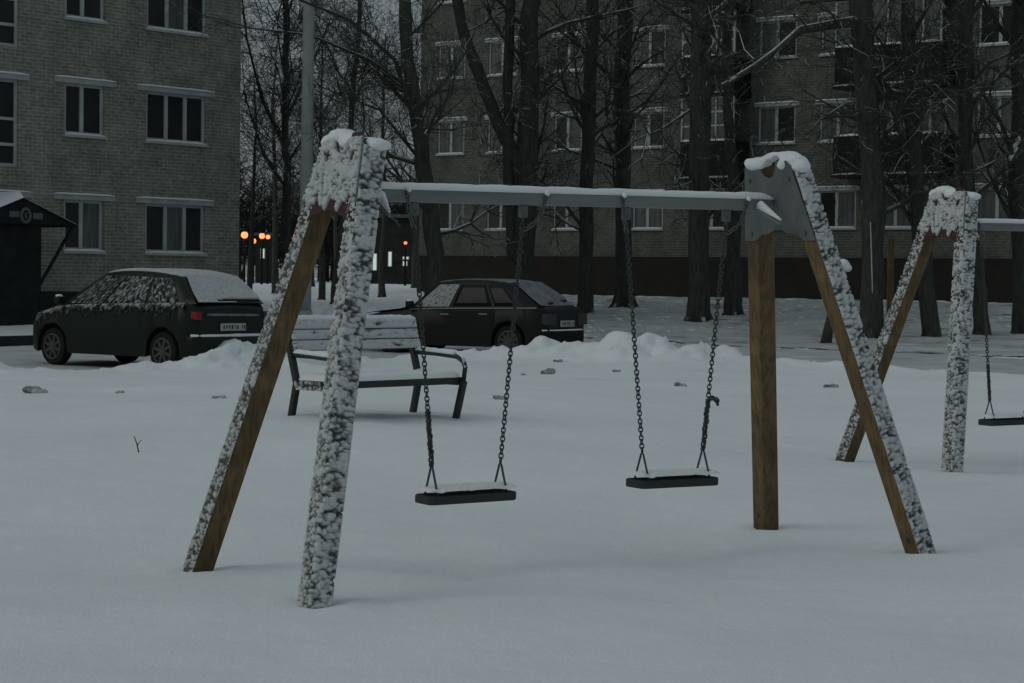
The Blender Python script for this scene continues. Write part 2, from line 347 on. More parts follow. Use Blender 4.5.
# ------------------------------------------------------------------ snow helpers
def crust(name, O, U, V, n, parent, cover=.55, thick=.03, size=(.05,.05), step=.009, seed=0, edge=.012, material=None, sink=.003, fade=None):
    """snow stuck on a face: a lumpy skin with holes where the face stays bare"""
    O = Vector(O); U = Vector(U); V = Vector(V); n = Vector(n).normalized(); nu = max(3, int(U.length/step)); nv = max(3, int(V.length/step))
    hs = []; dp = []; mb = MB(); lu, lv = U.length, V.length
    for j in range(nv+1):
        for i in range(nu+1):
            u, v = i/nu, j/nv; p = Vector((u*lu/size[0], v*lv/size[1], seed*7.13))
            p += Vector((noise.noise(p*.6+Vector((9,0,0))), noise.noise(p*.6+Vector((0,9,0))), 0))*.6
            d1 = noise.voronoi(p)[0][0]; h = (.42-d1)*1.55 + .55*noise.noise(p*.45+Vector((3,1,0))) + .22*noise.noise(p*3.1)
            c = cover if fade is None else cover*fade(u, v) + (fade(u, v)-1)*.6
            h = h*.75 + (c-.5)*1.5
            e = min(u*lu, (1-u)*lu, v*lv, (1-v)*lv)/edge
            hh = min(h, .95)
            k_ = max(0, min(1, (h+.16)/.62))
            out = (k_**1.1)*thick*min(1, .35+e*.65)
            hs.append(h+.16); dp.append(k_); mb.v.append(tuple(O+U*u+V*v+n*(out-sink if k_ <= 0 else out+.0012)))
    w = nu+1
    for j in range(nv):
        for i in range(nu):
            q = (j*w+i, j*w+i+1, (j+1)*w+i+1, (j+1)*w+i)
            if max(hs[a] for a in q) > 0: mb.f.append(q)
    o = mb.build(name, material or M['rime'], parent, smooth=True, fix=False)
    at_ = o.data.attributes.new('depth', 'FLOAT', 'POINT'); at_.data.foreach_set('value', dp)
    return o
def lumps(name, balls, parent, voxel=.01, material=None, rough=.006, seed=0):
    mb = MB()
    for c, r in balls: mb.ball(c, r, 14, 9)
    o = mb.build(name, material or M['snow'], parent, smooth=True)
    rm = o.modifiers.new('merge', 'REMESH'); rm.mode = 'VOXEL'; rm.voxel_size = voxel; rm.use_smooth_shade = True
    sm = o.modifiers.new('soft', 'SMOOTH'); sm.factor = .6; sm.iterations = 5
    tx = bpy.data.textures.get('snow_clouds') or bpy.data.textures.new('snow_clouds', 'CLOUDS'); tx.noise_scale = .05
    ds = o.modifiers.new('grain', 'DISPLACE'); ds.texture = tx; ds.strength = rough*2; ds.mid_level = .5
    return o
def snow_slab(mb, A, B, w, h, side=(0,1,0), seg=30, seed=0, taper=True):
    """rounded snow ridge lying along A-B"""
    A = Vector(A); B = Vector(B); sd = Vector(side).normalized(); base = len(mb.v); prof = [(-.5,0),(-.5,.35),(-.42,.75),(-.22,.97),(0,1),(.22,.97),(.42,.75),(.5,.35),(.5,0)]
    for i in range(seg+1):
        t = i/seg; C = A.lerp(B, t); e = min(1, .55+min(t, 1-t)*seg*.25) if taper else 1
        q = (1+.16*noise.noise(C*6+Vector((seed,0,0)))+.10*noise.noise(C*19))
        for a, b in prof:
            mb.v.append(tuple(C + sd*a*w*(1+.05*noise.noise(C*9+Vector((b*3,seed,a)))) + Vector((0,0,1))*b*h*e*q))
    n = len(prof)
    for i in range(seg):
        for j in range(n): mb.f.append((base+i*n+j, base+i*n+(j+1) % n, base+(i+1)*n+(j+1) % n, base+(i+1)*n+j))
    mb.f.append(tuple(base+j for j in range(n))); mb.f.append(tuple(base+seg*n+n-1-j for j in range(n)))
    return mb

# ------------------------------------------------------------------ swing frame
LW = .114
def leg_ends(side, sgn):
    dn = .20; st = ST+.01 if side == 0 else ST
    k = dn/HT; y = sgn*(SA+(SA-st)*k)
    if side == 0: return Vector((-SP-(SP-.03)*k, y, -dn)), Vector((-.03, sgn*st, HT+.045 if sgn > 0 else HT+.015))
    sp = SP-.045
    return Vector((SL+.025+sp*(1+k), y, -dn+ZR)), Vector((SL+.025, sgn*st, HT+ZR))
def leg_axes(A, B):
    t = (B-A).normalized(); e1 = Vector((1,0,0)); e1 = (e1-t*e1.dot(t)).normalized(); return t, e1, t.cross(e1)
def build_swing_frame(label):
    root = thing('swing_stand', label, 'swing frame')
    for side in (0, 1):
        for sgn in (-1, 1):
            A, B = leg_ends(side, sgn); t, e1, e2 = leg_axes(A, B)
            lm = MB().bar(A, B, LW, LW, e1)
            lg = lm.build('leg', M['timber'], root, bevel=.008)
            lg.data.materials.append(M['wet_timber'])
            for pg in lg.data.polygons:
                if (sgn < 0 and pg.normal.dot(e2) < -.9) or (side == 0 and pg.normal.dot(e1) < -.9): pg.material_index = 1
            Lg = (B-A).length; h = LW/2; g0 = .20/t.z; sd = side*10+sgn*3+5
            bolt = MB().tube([A+t*(g0+.07)+e1*-(h-.01)-e2*.0, A+t*(g0+.07)-e1*(h+.006)], .014, 8); bolt.build('bolt', M['chain'], lg)
            if sgn < 0:   # snow on the upward (viewer) face
                crust('snow_crust', A+t*(g0-.05)-e1*(h+.006)-e2*h, e1*(LW+.010), t*(Lg-g0+.01), -e2, lg, .72, .022, (.032,.019), .0058, sd)
            if side == 0:  # outer face, plastered
                crust('snow_crust', A+t*(g0-.05)-e1*h-e2*(h+.006), e2*(LW+.008), t*(Lg-g0+.02), -e1, lg, .66 if sgn < 0 else .58, .015, (.022,.018), .0058, sd+1)
    # gusset plates between the legs
    for side in (0, 1):
        f0, f1 = leg_ends(side, 1); f0n, f1n = leg_ends(side, -1)
        tm = ((f1+f1n)/2-(f0+f0n)/2).normalized()          # up the frame plane
        xx = Vector((1,0,0)); nrm = (xx-tm*xx.dot(tm)).normalized(); yv = Vector((0,1,0))
        top = (f1+f1n)/2
        hw = LW/2+.006
        def wy(d): return ST + (SA-ST)*d/(HT/tm.z)       # leg centre at distance d below the top
        d0, d1 = (-.025, .43)
        poly = [(-wy(d1)-hw, d1), (-wy(d1)+.03, d1), (-wy(d1)+.10, d1-.035)] + [(yy, d1-.045-.022*math.cos(yy*18)) for yy in (-.09,-.03,.03,.09)] + [(wy(d1)-.10, d1-.035), (wy(d1)-.03, d1), (wy(d1)+hw, d1), (wy(d0)+hw, d0+.03), (wy(d0)+hw-.03, d0)]
        poly += [(.085, d0)] + [(.075*math.cos(a), d0+.085*math.sin(a)+.01) for a in (R(20), R(55), R(90), R(125), R(160))] + [(-.085, d0), (-wy(d0)-hw+.03, d0), (-wy(d0)-hw, d0+.03)]
        off = -(LW/2+.002)
        fn = lambda y, d, k: top - tm*d + yv*y + nrm*(off-k)
        pl = MB().prism(poly, fn, 0, .008).build('gusset_plate', M['red_plate'] if side == 0 else M['plate'], root, bevel=.002, seg=1, fix=True)
        for yy, dd in ((-wy(.07)-.01, .075), (wy(.07)+.01, .075), (-wy(.38), .385), (wy(.38), .385)):
            b = fn(yy, dd, .006); MB().tube([b, b-nrm*.012], .012, 8).build('bolt', M['chain_l'], pl)
        if side == 0:
            W = 2*(wy(d1)+hw)
            def fade(u, v, d1=d1):
                d = v*(d1-.03); y = (u-.5)*W; lim = wy(d)+hw
                k = 1.0 if abs(y) < lim else -1.2
                if math.hypot(y, d-.0) < .075: k = -.5
                for by, bd in ((-.16,.10),(.12,.09)):
                    if math.hypot(y-by, d-bd) < .03: k = -.4
                if d > d1-.10+.03*math.sin(y*37)+.02*math.sin(y*91): k = -.3
                return k
            crust('snow_crust', fn(-W/2, 0, .008), yv*W, -tm*(d1-.03), -nrm, pl, .76, .018, (.0165,.0165), .0052, 21, fade=fade)
    # beam between the plates, brackets at its ends
    bx0, bx1 = -.02, SL-.03
    zt = HB-.03; bh = .066
    bm = MB().bar((bx0, 0, zt-bh/2), (bx1, 0, zt-bh/2+ZR), .066, bh, (0,1,0)).build('beam', M['beam'], root, bevel=.008)
    snow_slab(MB(), (bx0+.03, 0, zt-.003), (bx1+.02, 0, zt-.003+ZR), .07, .036, seg=90, seed=2).build('snow_ridge', M['snow'], bm, smooth=True, fix=True)
    for x0, sg in ((bx0+.08, 1), (bx1-.06, -1)):
        zz = zt-bh*.75+(ZR if sg < 0 else 0)
        sn = MB(); a = Vector((x0+sg*.03, -.045, zz)); b = Vector((x0-sg*.0, -.20, zz-.085)); rs = []
        br = MB().bar(a-Vector((0,0,.014)), b-Vector((0,0,.010)), .05, .012, (1,0,0), .012, .01).build('bracket', M['beam'], root, fix=True)
        pp = [a.lerp(b, q/8) for q in range(9)]; sn.tube([p+Vector((0,0,.012)) for p in pp], [.024*(1-q/8.6)+.004 for q in range(9)], 10)
        sn.build('snow_cap', M['snow'], br, smooth=True)
    # snow heaped on the leg tops
    def top_pt(side, sgn): return leg_ends(side, sgn)[1]
    n_, f_ = top_pt(0, -1), top_pt(0, 1)
    bl = [(n_+Vector((-.005,0,.004)), (.075,.08,.028)), (n_+Vector((.05,-.03,-.012)), (.045,.06,.026)), (n_+Vector((.01,-.07,-.012)), (.06,.045,.03)), (n_+Vector((-.055,.05,-.01)), (.035,.055,.026)),
          (f_+Vector((-.01,0,.01)), (.075,.08,.034)), (f_+Vector((-.025,-.06,.012)), (.07,.11,.045)), ((f_+n_)/2+Vector((-.03,.0,-.0)), (.05,.10,.04)), (f_+Vector((-.05,.04,-.02)), (.03,.06,.05)), (n_+Vector((-.03,.11,.004)), (.045,.06,.028)), (f_+Vector((-.055,-.02,-.05)), (.02,.07,.06))]
    lumps('snow_cap', bl, root, .010, None, .011)
    n_, f_ = top_pt(1, -1), top_pt(1, 1)
    bl = [(f_+Vector((-.01,.0,.012)), (.078,.09,.032)), (f_+Vector((-.05,-.03,.0)), (.05,.08,.03)), (f_+Vector((.0,-.09,.034)), (.045,.055,.022)), ((n_+f_)/2+Vector((.02,.0,.055)), (.042,.09,.018)), (n_+Vector((0,.03,.036)), (.06,.085,.03)),
          (n_+Vector((0,-.02,.01)), (.075,.075,.036)), (n_+Vector((0,-.07,-.02)), (.06,.055,.04)), (n_+Vector((-.055,.02,-.008)), (.028,.045,.028))]
    lumps('snow_cap', bl, root, .010, None, .011)
    return root
frame1 = build_swing_frame('large wooden A-frame swing stand in front with two seats and a snow-topped grey beam')
frame1.matrix_world = M1
frame2 = copy_tree(frame1); tag(frame2, 'smaller-looking second wooden swing stand behind at the right edge, one leg crossing the nearer leg')
frame2.matrix_world = M2
frame1['group'] = frame2['group'] = 'wooden swing stands in the playground'

# ------------------------------------------------------------------ swings
def link_ring(mb, C, t, side, Ln=.031, W=.021, r=.0040):
    """one oval chain link around centre C, long axis t, flat in the plane (t, side)"""
    pts = []; a = Ln/2-W/2
    for k in range(5): q = -PI/2+PI*k/4; pts.append(C+t*(a+W/2*math.cos(q))+side*(W/2*math.sin(q)))
    for k in range(5): q = PI/2+PI*k/4; pts.append(C+t*(-a+W/2*math.cos(q))+side*(W/2*math.sin(q)))
    mb.tube(pts, r, 5, close=True)
def chain_path(mb, pts, pitch=.0225, spin=0, **k):
    pts = [Vector(p) for p in pts]; d = [0]
    for a, b in zip(pts[:-1], pts[1:]): d.append(d[-1]+(b-a).length)
    n = max(2, round(d[-1]/pitch)); 
    def at(s):
        for i in range(len(pts)-1):
            if s <= d[i+1] or i == len(pts)-2:
                return pts[i].lerp(pts[i+1], (s-d[i])/max(1e-6, d[i+1]-d[i]))
    for i in range(n):
        s = (i+.5)*d[-1]/n; C = at(s); t = (at(min(d[-1], s+.01))-at(max(0, s-.01))).normalized()
        e = Vector((.8,.6,0)); e = (e-t*e.dot(t)).normalized(); g = t.cross(e); a = spin+(i % 2)*PI/2+.22*math.sin(i*1.7)
        link_ring(mb, C, t, e*math.cos(a)+g*math.sin(a), **k)
def beam_t(MM, px, z):
    lo, hi = -.2, SL+.2
    for _ in range(40):
        mid = (lo+hi)/2
        if proj(MM @ Vector((mid, 0, z)))[0] < px: lo = mid
        else: hi = mid
    return lo
ZB = HB-.03-.066      # underside of the beam
def build_swing(tc, tops, bolts, zs, label, wrapped, loop, pairs=None, tilt=0):
    root = thing('swing', label, 'swing', group='chain swings with flat snowy seats')
    c = Vector((tc, 0, zs)); L2, Wd, Th = .264, .19, .045
    st = MB(); pts = []
    for sx, sy in ((-1,-1),(1,-1),(1,1),(-1,1)):
        pts += [(sx*L2, sy*(Wd/2-.025)), (sx*(L2-.025), sy*Wd/2)] if sx*sy > 0 else [(sx*(L2-.025), sy*Wd/2), (sx*L2, sy*(Wd/2-.025))]
    fn = lambda x, y, k: Vector((x, y, k+tilt*x))
    seat = st.prism(pts, fn, -Th/2, Th/2).build('seat', M['rubber'], root, bevel=.008, fix=True)
    sp = MB(); nx, ny = 44, 18
    for j in range(ny+1):
        for i in range(nx+1):
            u, v = i/nx*2-1, j/ny*2-1; x, y = u*(L2-.004), v*(Wd/2-.004)
            e = min(L2-abs(x), Wd/2-abs(y)); h = .010+.034*min(1, (e/.022))**.5+.004*noise.noise(Vector((x*14+tc*9, y*14, 1)))+.0025*noise.noise(Vector((x*45, y*45, tc)))
            for vx in (-.20, .20):
                for vy in (-.07, .07): h -= .016*math.exp(-((x-vx)**2+(y-vy)**2)/.0006)
            sp.v.append((x, y, Th/2-.002+max(h, 0)+tilt*x))
    for j in range(ny):
        for i in range(nx): q = j*(nx+1)+i; sp.f.append((q, q+1, q+nx+2, q+nx+1))
    sp.build('snow_layer', M['snow'], seat, smooth=True)
    for k, sx in enumerate((-1, 1)):
        ap = Vector((sx*.205, 0, .155+tilt*sx*.2)); tp = Vector((tops[k]-tc, 0, ZB-zs-.075+ZR*tops[k]/SL))
        v = MB()
        for sy in (-1, 1): v.tube([Vector((sx*.205, sy*.075, -.02+tilt*sx*.2)), Vector((sx*.205, sy*.068, .02+tilt*sx*.2)), ap+Vector((0, sy*.012, 0))], .0062, 6)
        v.tube([ap+Vector((0,-.014,0)), ap+Vector((0,0,.016)), ap+Vector((0,.014,0))], .0052, 6)
        v.build('hanger_link', M['chain'], root, smooth=True)
        cm = MB(); a0 = ap+Vector((0,0,.015))
        chain_path(cm, [a0, tp])
        if wrapped[k]:
            q = [a0.lerp(tp, s*wrapped[k]/14)+Vector((math.cos(s*1.5), math.sin(s*1.5), 0))*.006 for s in range(15)]
            chain_path(cm, q, .0225, .7, W=.018, r=.0042)
            q = [a0.lerp(tp, s*wrapped[k]/14)-Vector((math.cos(s*1.5), math.sin(s*1.5), 0))*.006 for s in range(15)]
            chain_path(cm, q, .0225, 1.9, W=.018, r=.0042)
        ch = cm.build('chain', M['chain'], root, smooth=True)
        if loop == k:
            kp = a0.lerp(tp, wrapped[k]); lp = MB()
            chain_path(lp, [kp, kp+Vector((.018,-.016,.012)), kp+Vector((.036,-.03,.0)), kp+Vector((.042,-.034,-.022))], .015, W=.021, r=.005)
            lp.build('chain_end', M['chain'], ch, smooth=True)
        hg = MB().box((tp.x-.018, -.022, tp.z+.01), (tp.x+.018, .022, ZB-zs+ZR*tops[k]/SL)).tube([tp+Vector((0,-.03,.03)), tp+Vector((0,.03,.03))], .011, 8)
        hg.tube([tp+Vector((0,0,.03)), tp+Vector((0,0,-.01))], .007, 6)
        hg.build('hanger', M['chain_l'], root, bevel=.003, seg=1)
        # slack safety chain from the bolt on the beam face
        bx = bolts[k]-tc; zb = ZB-zs+ZR*bolts[k]/SL
        b0 = Vector((bx, -.037, zb+.042)); b1 = tp+Vector((0, -.008, -.055)); mid = (b0+b1)/2+Vector((.28*(b0.x-b1.x), -.01, -.05))
        sl = MB(); q = [b0*(1-s)**2+mid*2*s*(1-s)+b1*s*s for s in [i/10 for i in range(11)]]
        chain_path(sl, q, .0225, .3, r=.0036); sl.build('safety_chain', M['chain_l'], root, smooth=True)
        bt = MB().tube([b0+Vector((0,.008,.006)), b0+Vector((0,-.02,.006))], .013, 8).build('bolt', M['chain_l'], root)
        MB().ball(b0+Vector((0,-.012,.020)), (.013,.016,.016), 10, 7).build('snow_cap', M['snow'], bt, smooth=True)
        if pairs and pairs[k] is not None:
            b2 = Vector((pairs[k]-tc, -.03, zb-.008)); b3 = MB().tube([b2+Vector((0,.02,0)), b2+Vector((0,-.014,0))], .012, 8); b3.build('bolt', M['chain_l'], root)
    return root, c
def bt(px): return beam_t(M1, px, ZB-.03)
T = {p: bt(p) for p in (404, 414, 517, 523, 542, 619, 626, 718, 726, 743, 423)}
cc1 = (beam_t(M1, 427, .55)+beam_t(M1, 505, .55))/2; cc2 = (beam_t(M1, 639, .55)+beam_t(M1, 706, .55))/2
sw1, c1 = build_swing(cc1, (T[414], T[523]), (T[404], T[542]), .360, 'left swing seat of the front stand, hanging nearest the viewer before the bench', (.22, 0), -1, tilt=.012)
sw2, c2 = build_swing(cc2, (T[626], T[726]), (T[619], T[743]), .386, 'right swing seat of the front stand with a knotted chain beside the bare post', (0, .22), 1)
sw1.matrix_world = M1 @ Matrix.Translation(c1); sw2.matrix_world = M1 @ Matrix.Translation(c2)
sw3 = copy_tree(sw1); tag(sw3, 'distant swing seat cut off by the right edge of the photo')
sw3.matrix_world = M2 @ Matrix.Translation(c1+Vector((-.05,0,-.07))) @ Matrix.Diagonal((1,1,1.05,1))

# ------------------------------------------------------------------ bench
def bench():
    rl = P(296.5, 420, 17.6); g = tz(rl.x, rl.y)
    ax = Vector((.664,.748,0)); root = thing('park_bench', 'snow-plastered park bench with dark metal legs and armrests behind the front swing', 'bench', (rl.x, rl.y, P(294,418,17.6).z), math.atan2(ax.y, ax.x))
    Lb = 1.50; D = .50   # local: x along the bench, -y to the front
    zs = .30             # seat height above the settled snow
    fw = .055
    for x in (.0, Lb):
        MB().bar((x, .10, -.15), (x, -.0, zs), .05, fw, (0,1,0)).build('leg', M['bench_green'], root, bevel=.006)
        MB().bar((x, -D+.06, -.15), (x, -D+.0-.06, zs+.0), .05, fw, (0,1,0)).build('leg', M['bench_green'], root, bevel=.006)
        MB().bar((x, -.0, zs), (x, .17, .87), .05, fw, (0,1,0)).build('back_post', M['bench_green'], root, bevel=.006)
        am = MB().tube([(x, .06, zs+.24), (x, -.2, zs+.235), (x, -D+.03, zs+.215), (x, -D-.055, zs+.17), (x, -D-.075, zs+.12), (x, -D-.055, zs-.02)], .022, 8).build('armrest', M['bench_green'], root, smooth=True)
        sn = MB(); snow_slab(sn, (x, .03, zs+.258), (x, -D+.05, zs+.232), .045, .04, (1,0,0), 24, 3); sn.build('snow_ridge', M['snow'], am, smooth=True, fix=True)
        crust('snow_crust', (x-.025, -D-.045, zs+.205), (.05,0,0), (0,-.04,-.09), (0,-.8,.6), am, .8, .015, (.05,.05), .01, 5)
    st = MB()
    for k in range(4): st.box((.03, -D-.02+k*.125, zs-.0), (Lb-.03, -D+.085+k*.125, zs+.03))
    st.box((-.02, -D-.03, zs-.028), (Lb+.02, -D-.0, zs+.032)); st.box((-.02, -.03, zs-.03), (Lb+.02, 0, zs+.02))
    for x in (0, Lb): st.box((x-.024, -D, zs-.04), (x+.024, -.03, zs-.002))
    seat = st.build('seat', M['bench_green'], root, bevel=.004)
    sp = MB(); nx, ny = 90, 26
    for j in range(ny+1):
        for i in range(nx+1):
            u, v = i/nx, j/ny; x = -.01+u*(Lb+.02); y = -D-.025+v*(D+.01); e = min(min(u, 1-u)*Lb, min(v, 1-v)*D)
            sp.v.append((x, y, zs+.028+.058*min(1, e/.05)**.5*(1+.25*noise.noise(Vector((x*5, y*5, 2)))+.12*noise.noise(Vector((x*17, y*17, 2))))))
    for j in range(ny):
        for i in range(nx): q = j*(nx+1)+i; sp.f.append((q, q+1, q+nx+2, q+nx+1))
    sp.build('snow_layer', M['snow'], seat, smooth=True)
    crust('snow_crust', (-.026, -D, zs-.055), (0, D, 0), (0,0,.08), (-1,0,0), seat, .55, .018, (.04,.04), .008, 12)
    up = Vector((0, .17, .57)).normalized(); nb = Vector((0, -up.z, up.y))
    bk = MB(); b0 = Vector((0, .10-.03, .585))
    pitch = .095
    for k in range(3):
        a = Vector((0, 0, 0)) + Vector((0, .085, .60)) + up*(k*pitch); bk.bar(a+Vector((-.03,0,0))+nb*.045, a+Vector((Lb+.03,0,0))+nb*.045, .082, .03, up)
    back = bk.build('backrest', M['bench_green'], root, bevel=.008)
    for k in range(3):
        a = Vector((-.03, .085, .60))+up*(k*pitch-.041)+nb*.06
        crust('snow_crust', a, (Lb+.06,0,0), up*.085, nb, back, .92, .026, (.06,.022), .008, 31+k)
    sn = MB(); a = Vector((0, .085, .60))+up*(2*pitch+.04)+nb*.045; snow_slab(sn, a+Vector((-.03,0,0)), a+Vector((Lb+.03,0,0)), .055, .045, (0,1,0), 60, 9); sn.build('snow_ridge', M['snow'], back, smooth=True, fix=True)
    return root
bench()

# ------------------------------------------------------------------ buildings
def facade(root, x0, x1, z0, z1, ops, brick, depth=.14, thick=11, name='wall'):
    """front wall in the local XZ plane with real openings, returns, sides and top"""
    xs = sorted({x0, x1} | {o[0] for o in ops} | {o[1] for o in ops}); zs = sorted({z0, z1} | {o[2] for o in ops} | {o[3] for o in ops})
    mb = MB(); idx = {}
    def vid(x, z):
        k = (round(x,4), round(z,4))
        if k not in idx: idx[k] = len(mb.v); mb.v.append((x, 0, z))
        return idx[k]
    for a, b in zip(xs[:-1], xs[1:]):
        for c, d in zip(zs[:-1], zs[1:]):
            if any(o[0]-1e-6 <= a and b <= o[1]+1e-6 and o[2]-1e-6 <= c and d <= o[3]+1e-6 for o in ops): continue
            mb.f.append((vid(a,c), vid(b,c), vid(b,d), vid(a,d)))
    for a, b, c, d in ops:
        mb.add([(a,0,c),(b,0,c),(b,0,d),(a,0,d),(a,depth,c),(b,depth,c),(b,depth,d),(a,depth,d)], [(0,1,5,4),(1,2,6,5),(2,3,7,6),(3,0,4,7),(4,5,6,7)])
    t = thick
    mb.add([(x0,0,z0),(x1,0,z0),(x1,t,z0),(x0,t,z0),(x0,0,z1),(x1,0,z1),(x1,t,z1),(x0,t,z1)], [(1,2,6,5),(2,3,7,6),(3,0,4,7),(4,5,6,7)])
    return mb.build(name, brick, root)
def window(root, a, b, c, d, bars, cross=(), curtain=0, rng=None, wide=.08, y0=.055):
    f = MB(); y1 = y0+.06
    f.box((a, y0, c), (a+wide, y1, d)).box((b-wide, y0, c), (b, y1, d)).box((a+wide, y0, c), (b-wide, y1, c+wide)).box((a+wide, y0, d-wide), (b-wide, y1, d))
    for x in bars: f.box((x-.055, y0, c+wide), (x+.055, y1, d-wide))
    for z in cross:
        xs = [a+wide] + [q for x in bars for q in (x-.055, x+.055)] + [b-wide]
        for p, q in zip(xs[0::2], xs[1::2]): f.box((p, y0+.004, z-.035), (q, y1, z+.035))
    w = f.build('window', M['frame'], root)
    xs = [a] + list(bars) + [b]
    for p, q in zip(xs[:-1], xs[1:]):
        m_ = M['curtain'] if (rng and rng.random() < curtain) else M['glass']
        pm = MB().box((p+.03, y0+.032, c+.03), (q-.03, y0+.045, d-.03)); pm.build('pane', m_, w)
    return w
def lintel(root, a, b, z, h=.16, out=.05, name='lintel', rag=0):
    l = MB().box((a, -out, z), (b, .0-.002, z+h)).build(name, M['lintel'], root, bevel=.012, seg=1)
    s = MB(); snow_slab(s, (a+.02, -out/2-.012, z+h-.004), (b-.02, -out/2-.012, z+h-.004), out+.03, .045+rag, (0,1,0), 16, a); s.build('snow_ridge', M['snow'], l, smooth=True, fix=True)
    return l
def sill(root, a, b, z):
    l = MB().box((a-.05, -.07, z-.06), (b+.05, .05, z)).build('sill', M['frame'], root)
    s = MB(); snow_slab(s, (a, -.015, z-.003), (b, -.015, z-.003), .10, .05, (0,1,0), 12, a+z); s.build('snow_ridge', M['snow'], l, smooth=True, fix=True)
rg = random.Random(4)
dl = Vector((.634,.773,0)); LB = thing('apartment_building', 'pale grey brick apartment block on the left with white-framed windows and stairwell glazing', 'building', (-7.1607,53.6775,0), math.atan2(dl.y, dl.x))
ops = []; wins = []
for k in range(5):
    z = 2.0+2.79*k
    for u0, u1, n in ((1.2,3.17,3),(4.5,5.7,2),(9.9,11.1,2),(12.4,14.4,3),(16,17.3,2),(19,21,3)):
        ops.append((-u1,-u0,z,z+1.24)); wins.append((-u1,-u0,z,z+1.24,n,k))
for k in range(4):
    z = 3.93+2.79*k; ops.append((-8.45,-7.05,z,z+2.05)); wins.append((-8.45,-7.05,z,z+2.05,0,k))
facade(LB, -24, 0, 1.02, 16.2, ops, M['brick_l'])
MB().box((-24.05,-.05,-.5),(.05,11,1.02)).build('plinth', M['plinth_g'], LB)
MB().box((-24.4,-.4,16.2),(.4,11.4,16.45)).build('roof', M['roof'], LB)
for a, b, c, d, n, k in wins:
    if n == 3: bars = (a+(b-a)*.35, a+(b-a)*.67)
    elif n == 2: bars = (a+(b-a)*.46,)
    else: bars = (a+(b-a)*.5,)
    cr = () if n else (c+.52, c+1.12)
    window(LB, a, b, c, d, bars, cr, .12, rg)
    lintel(LB, a-(.33 if n else .3), b+(.33 if n == 2 else .28), d-.015, .13); 
    if n: sill(LB, a, b, c)
for u0, u1 in ((6.7, 8.6),): lintel(LB, -u1, -u0, 3.22, .13)

dr = Vector((math.sin(2.2243), math.cos(2.2243), 0)); RB = thing('apartment_building', 'dark brick apartment block far behind the trees with boarded balconies and reddish plinth', 'building', (-3.5256,76.746,0), math.atan2(dr.y, dr.x))
cols = [(.85,2.11),(3.2,4.5),(6.2,7.4),(9.6,10.85),(14.55,15.94),(16.84,18.2),(22.3,23.75),(25.4,26.7),(28.6,29.9),(32,33.3)]
ops = []; wins = []
for k in range(5):
    z = 3.23+2.79*k
    for a, b in cols: ops.append((a,b,z,z+1.2)); wins.append((a,b,z,z+1.2,k))
    if k == 0:
        for a, b in ((19.0,20.2),(20.5,21.4),(12.2,13.4)): ops.append((a,b,z,z+1.2)); wins.append((a,b,z,z+1.2,k))
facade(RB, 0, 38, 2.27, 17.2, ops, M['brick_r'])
MB().box((-.04,-.06,0),(38.04,11,2.27)).build('plinth', M['plinth'], RB)
MB().box((-.4,-.4,17.2),(38.4,11.4,17.5)).build('roof', M['roof'], RB)
for a, b, c, d, k in wins:
    window(RB, a, b, c, d, (a+(b-a)*.48,), (), .6, rg, .06, .04); lintel(RB, a-.15, b+.17, d-.01, .12, .04); sill(RB, a, b, c)
def balcony(x0, x1, zf, glazed, cross=False):
    b = MB().box((x0, -1.05, zf+.02), (x1, -1.0, zf+1.16)).box((x0, -1.0, zf+.02), (x0+.05, -.002, zf+1.16)).box((x1-.05, -1.0, zf+.02), (x1, -.002, zf+1.16)).box((x0-.04, -1.1, zf-.14), (x1+.04, -.002, zf+.018)).build('balcony', M['balcony'], RB)
    s = MB(); snow_slab(s, (x0+.05, -1.03, zf+1.157), (x1-.05, -1.03, zf+1.157), .09, .07, (0,1,0), 24, x0); s.build('snow_ridge', M['snow'], b, smooth=True, fix=True)
    s = MB(); snow_slab(s, (x0, -1.1, zf-.06), (x1, -1.1, zf-.06), .04, .06, (0,1,0), 20, x0+3); s.build('snow_ridge', M['lintel'], b, smooth=True, fix=True)
    if glazed:
        f = MB(); n = max(2, round((x1-x0)/.62)); y = -1.03
        for i in range(n+1): xx = x0+.03+(x1-x0-.06)*i/n; f.box((xx-.03, y-.025, zf+1.165), (xx+.03, y+.025, zf+2.62))
        for i in range(n):
            xa = x0+.06+(x1-x0-.06)*i/n; xb = x0+(x1-x0-.06)*(i+1)/n
            for zz in ((zf+1.2, zf+2.59) if not cross else (zf+1.2, zf+1.66, zf+2.12, zf+2.59)): f.box((xa, y-.02, zz-.03), (xb, y+.02, zz+.03))
        w = f.build('window', M['frame'], b); MB().box((x0+.05, y-.008, zf+1.2), (x1-.05, y+.008, zf+2.58)).build('pane', M['curtain'], w)
        MB().box((x0-.03, -1.12, zf+2.625), (x1+.03, -.002, zf+2.66)).build('balcony_roof', M['balcony'], b)
for k in range(4):
    zf = 4.92+2.79*k
    balcony(17.92, 21.58, zf, k in (1, 3))
    balcony(12.2, 14.25, zf, True, True)
    w = zf+.25
    if k not in (1, 3):   # balcony door block behind an open balcony
        for a, b in ((18.95,19.9),(20.2,21.3)):
            f = MB().box((a,-.05,zf+.05),(a+.07,-.004,zf+2.3)).box((b-.07,-.05,zf+.05),(b,-.004,zf+2.3)).box((a+.07,-.05,zf+2.22),(b-.07,-.004,zf+2.3)).box(((a+b)/2-.04,-.05,zf+1.0),((a+b)/2+.04,-.004,zf+2.22)).build('window', M['frame'], RB)
            MB().box((a+.05,-.03,zf+.05),(b-.05,-.012,zf+2.25)).build('pane', M['curtain'], f)
    balcony(34.5, 37.5, zf, k % 2 == 0)

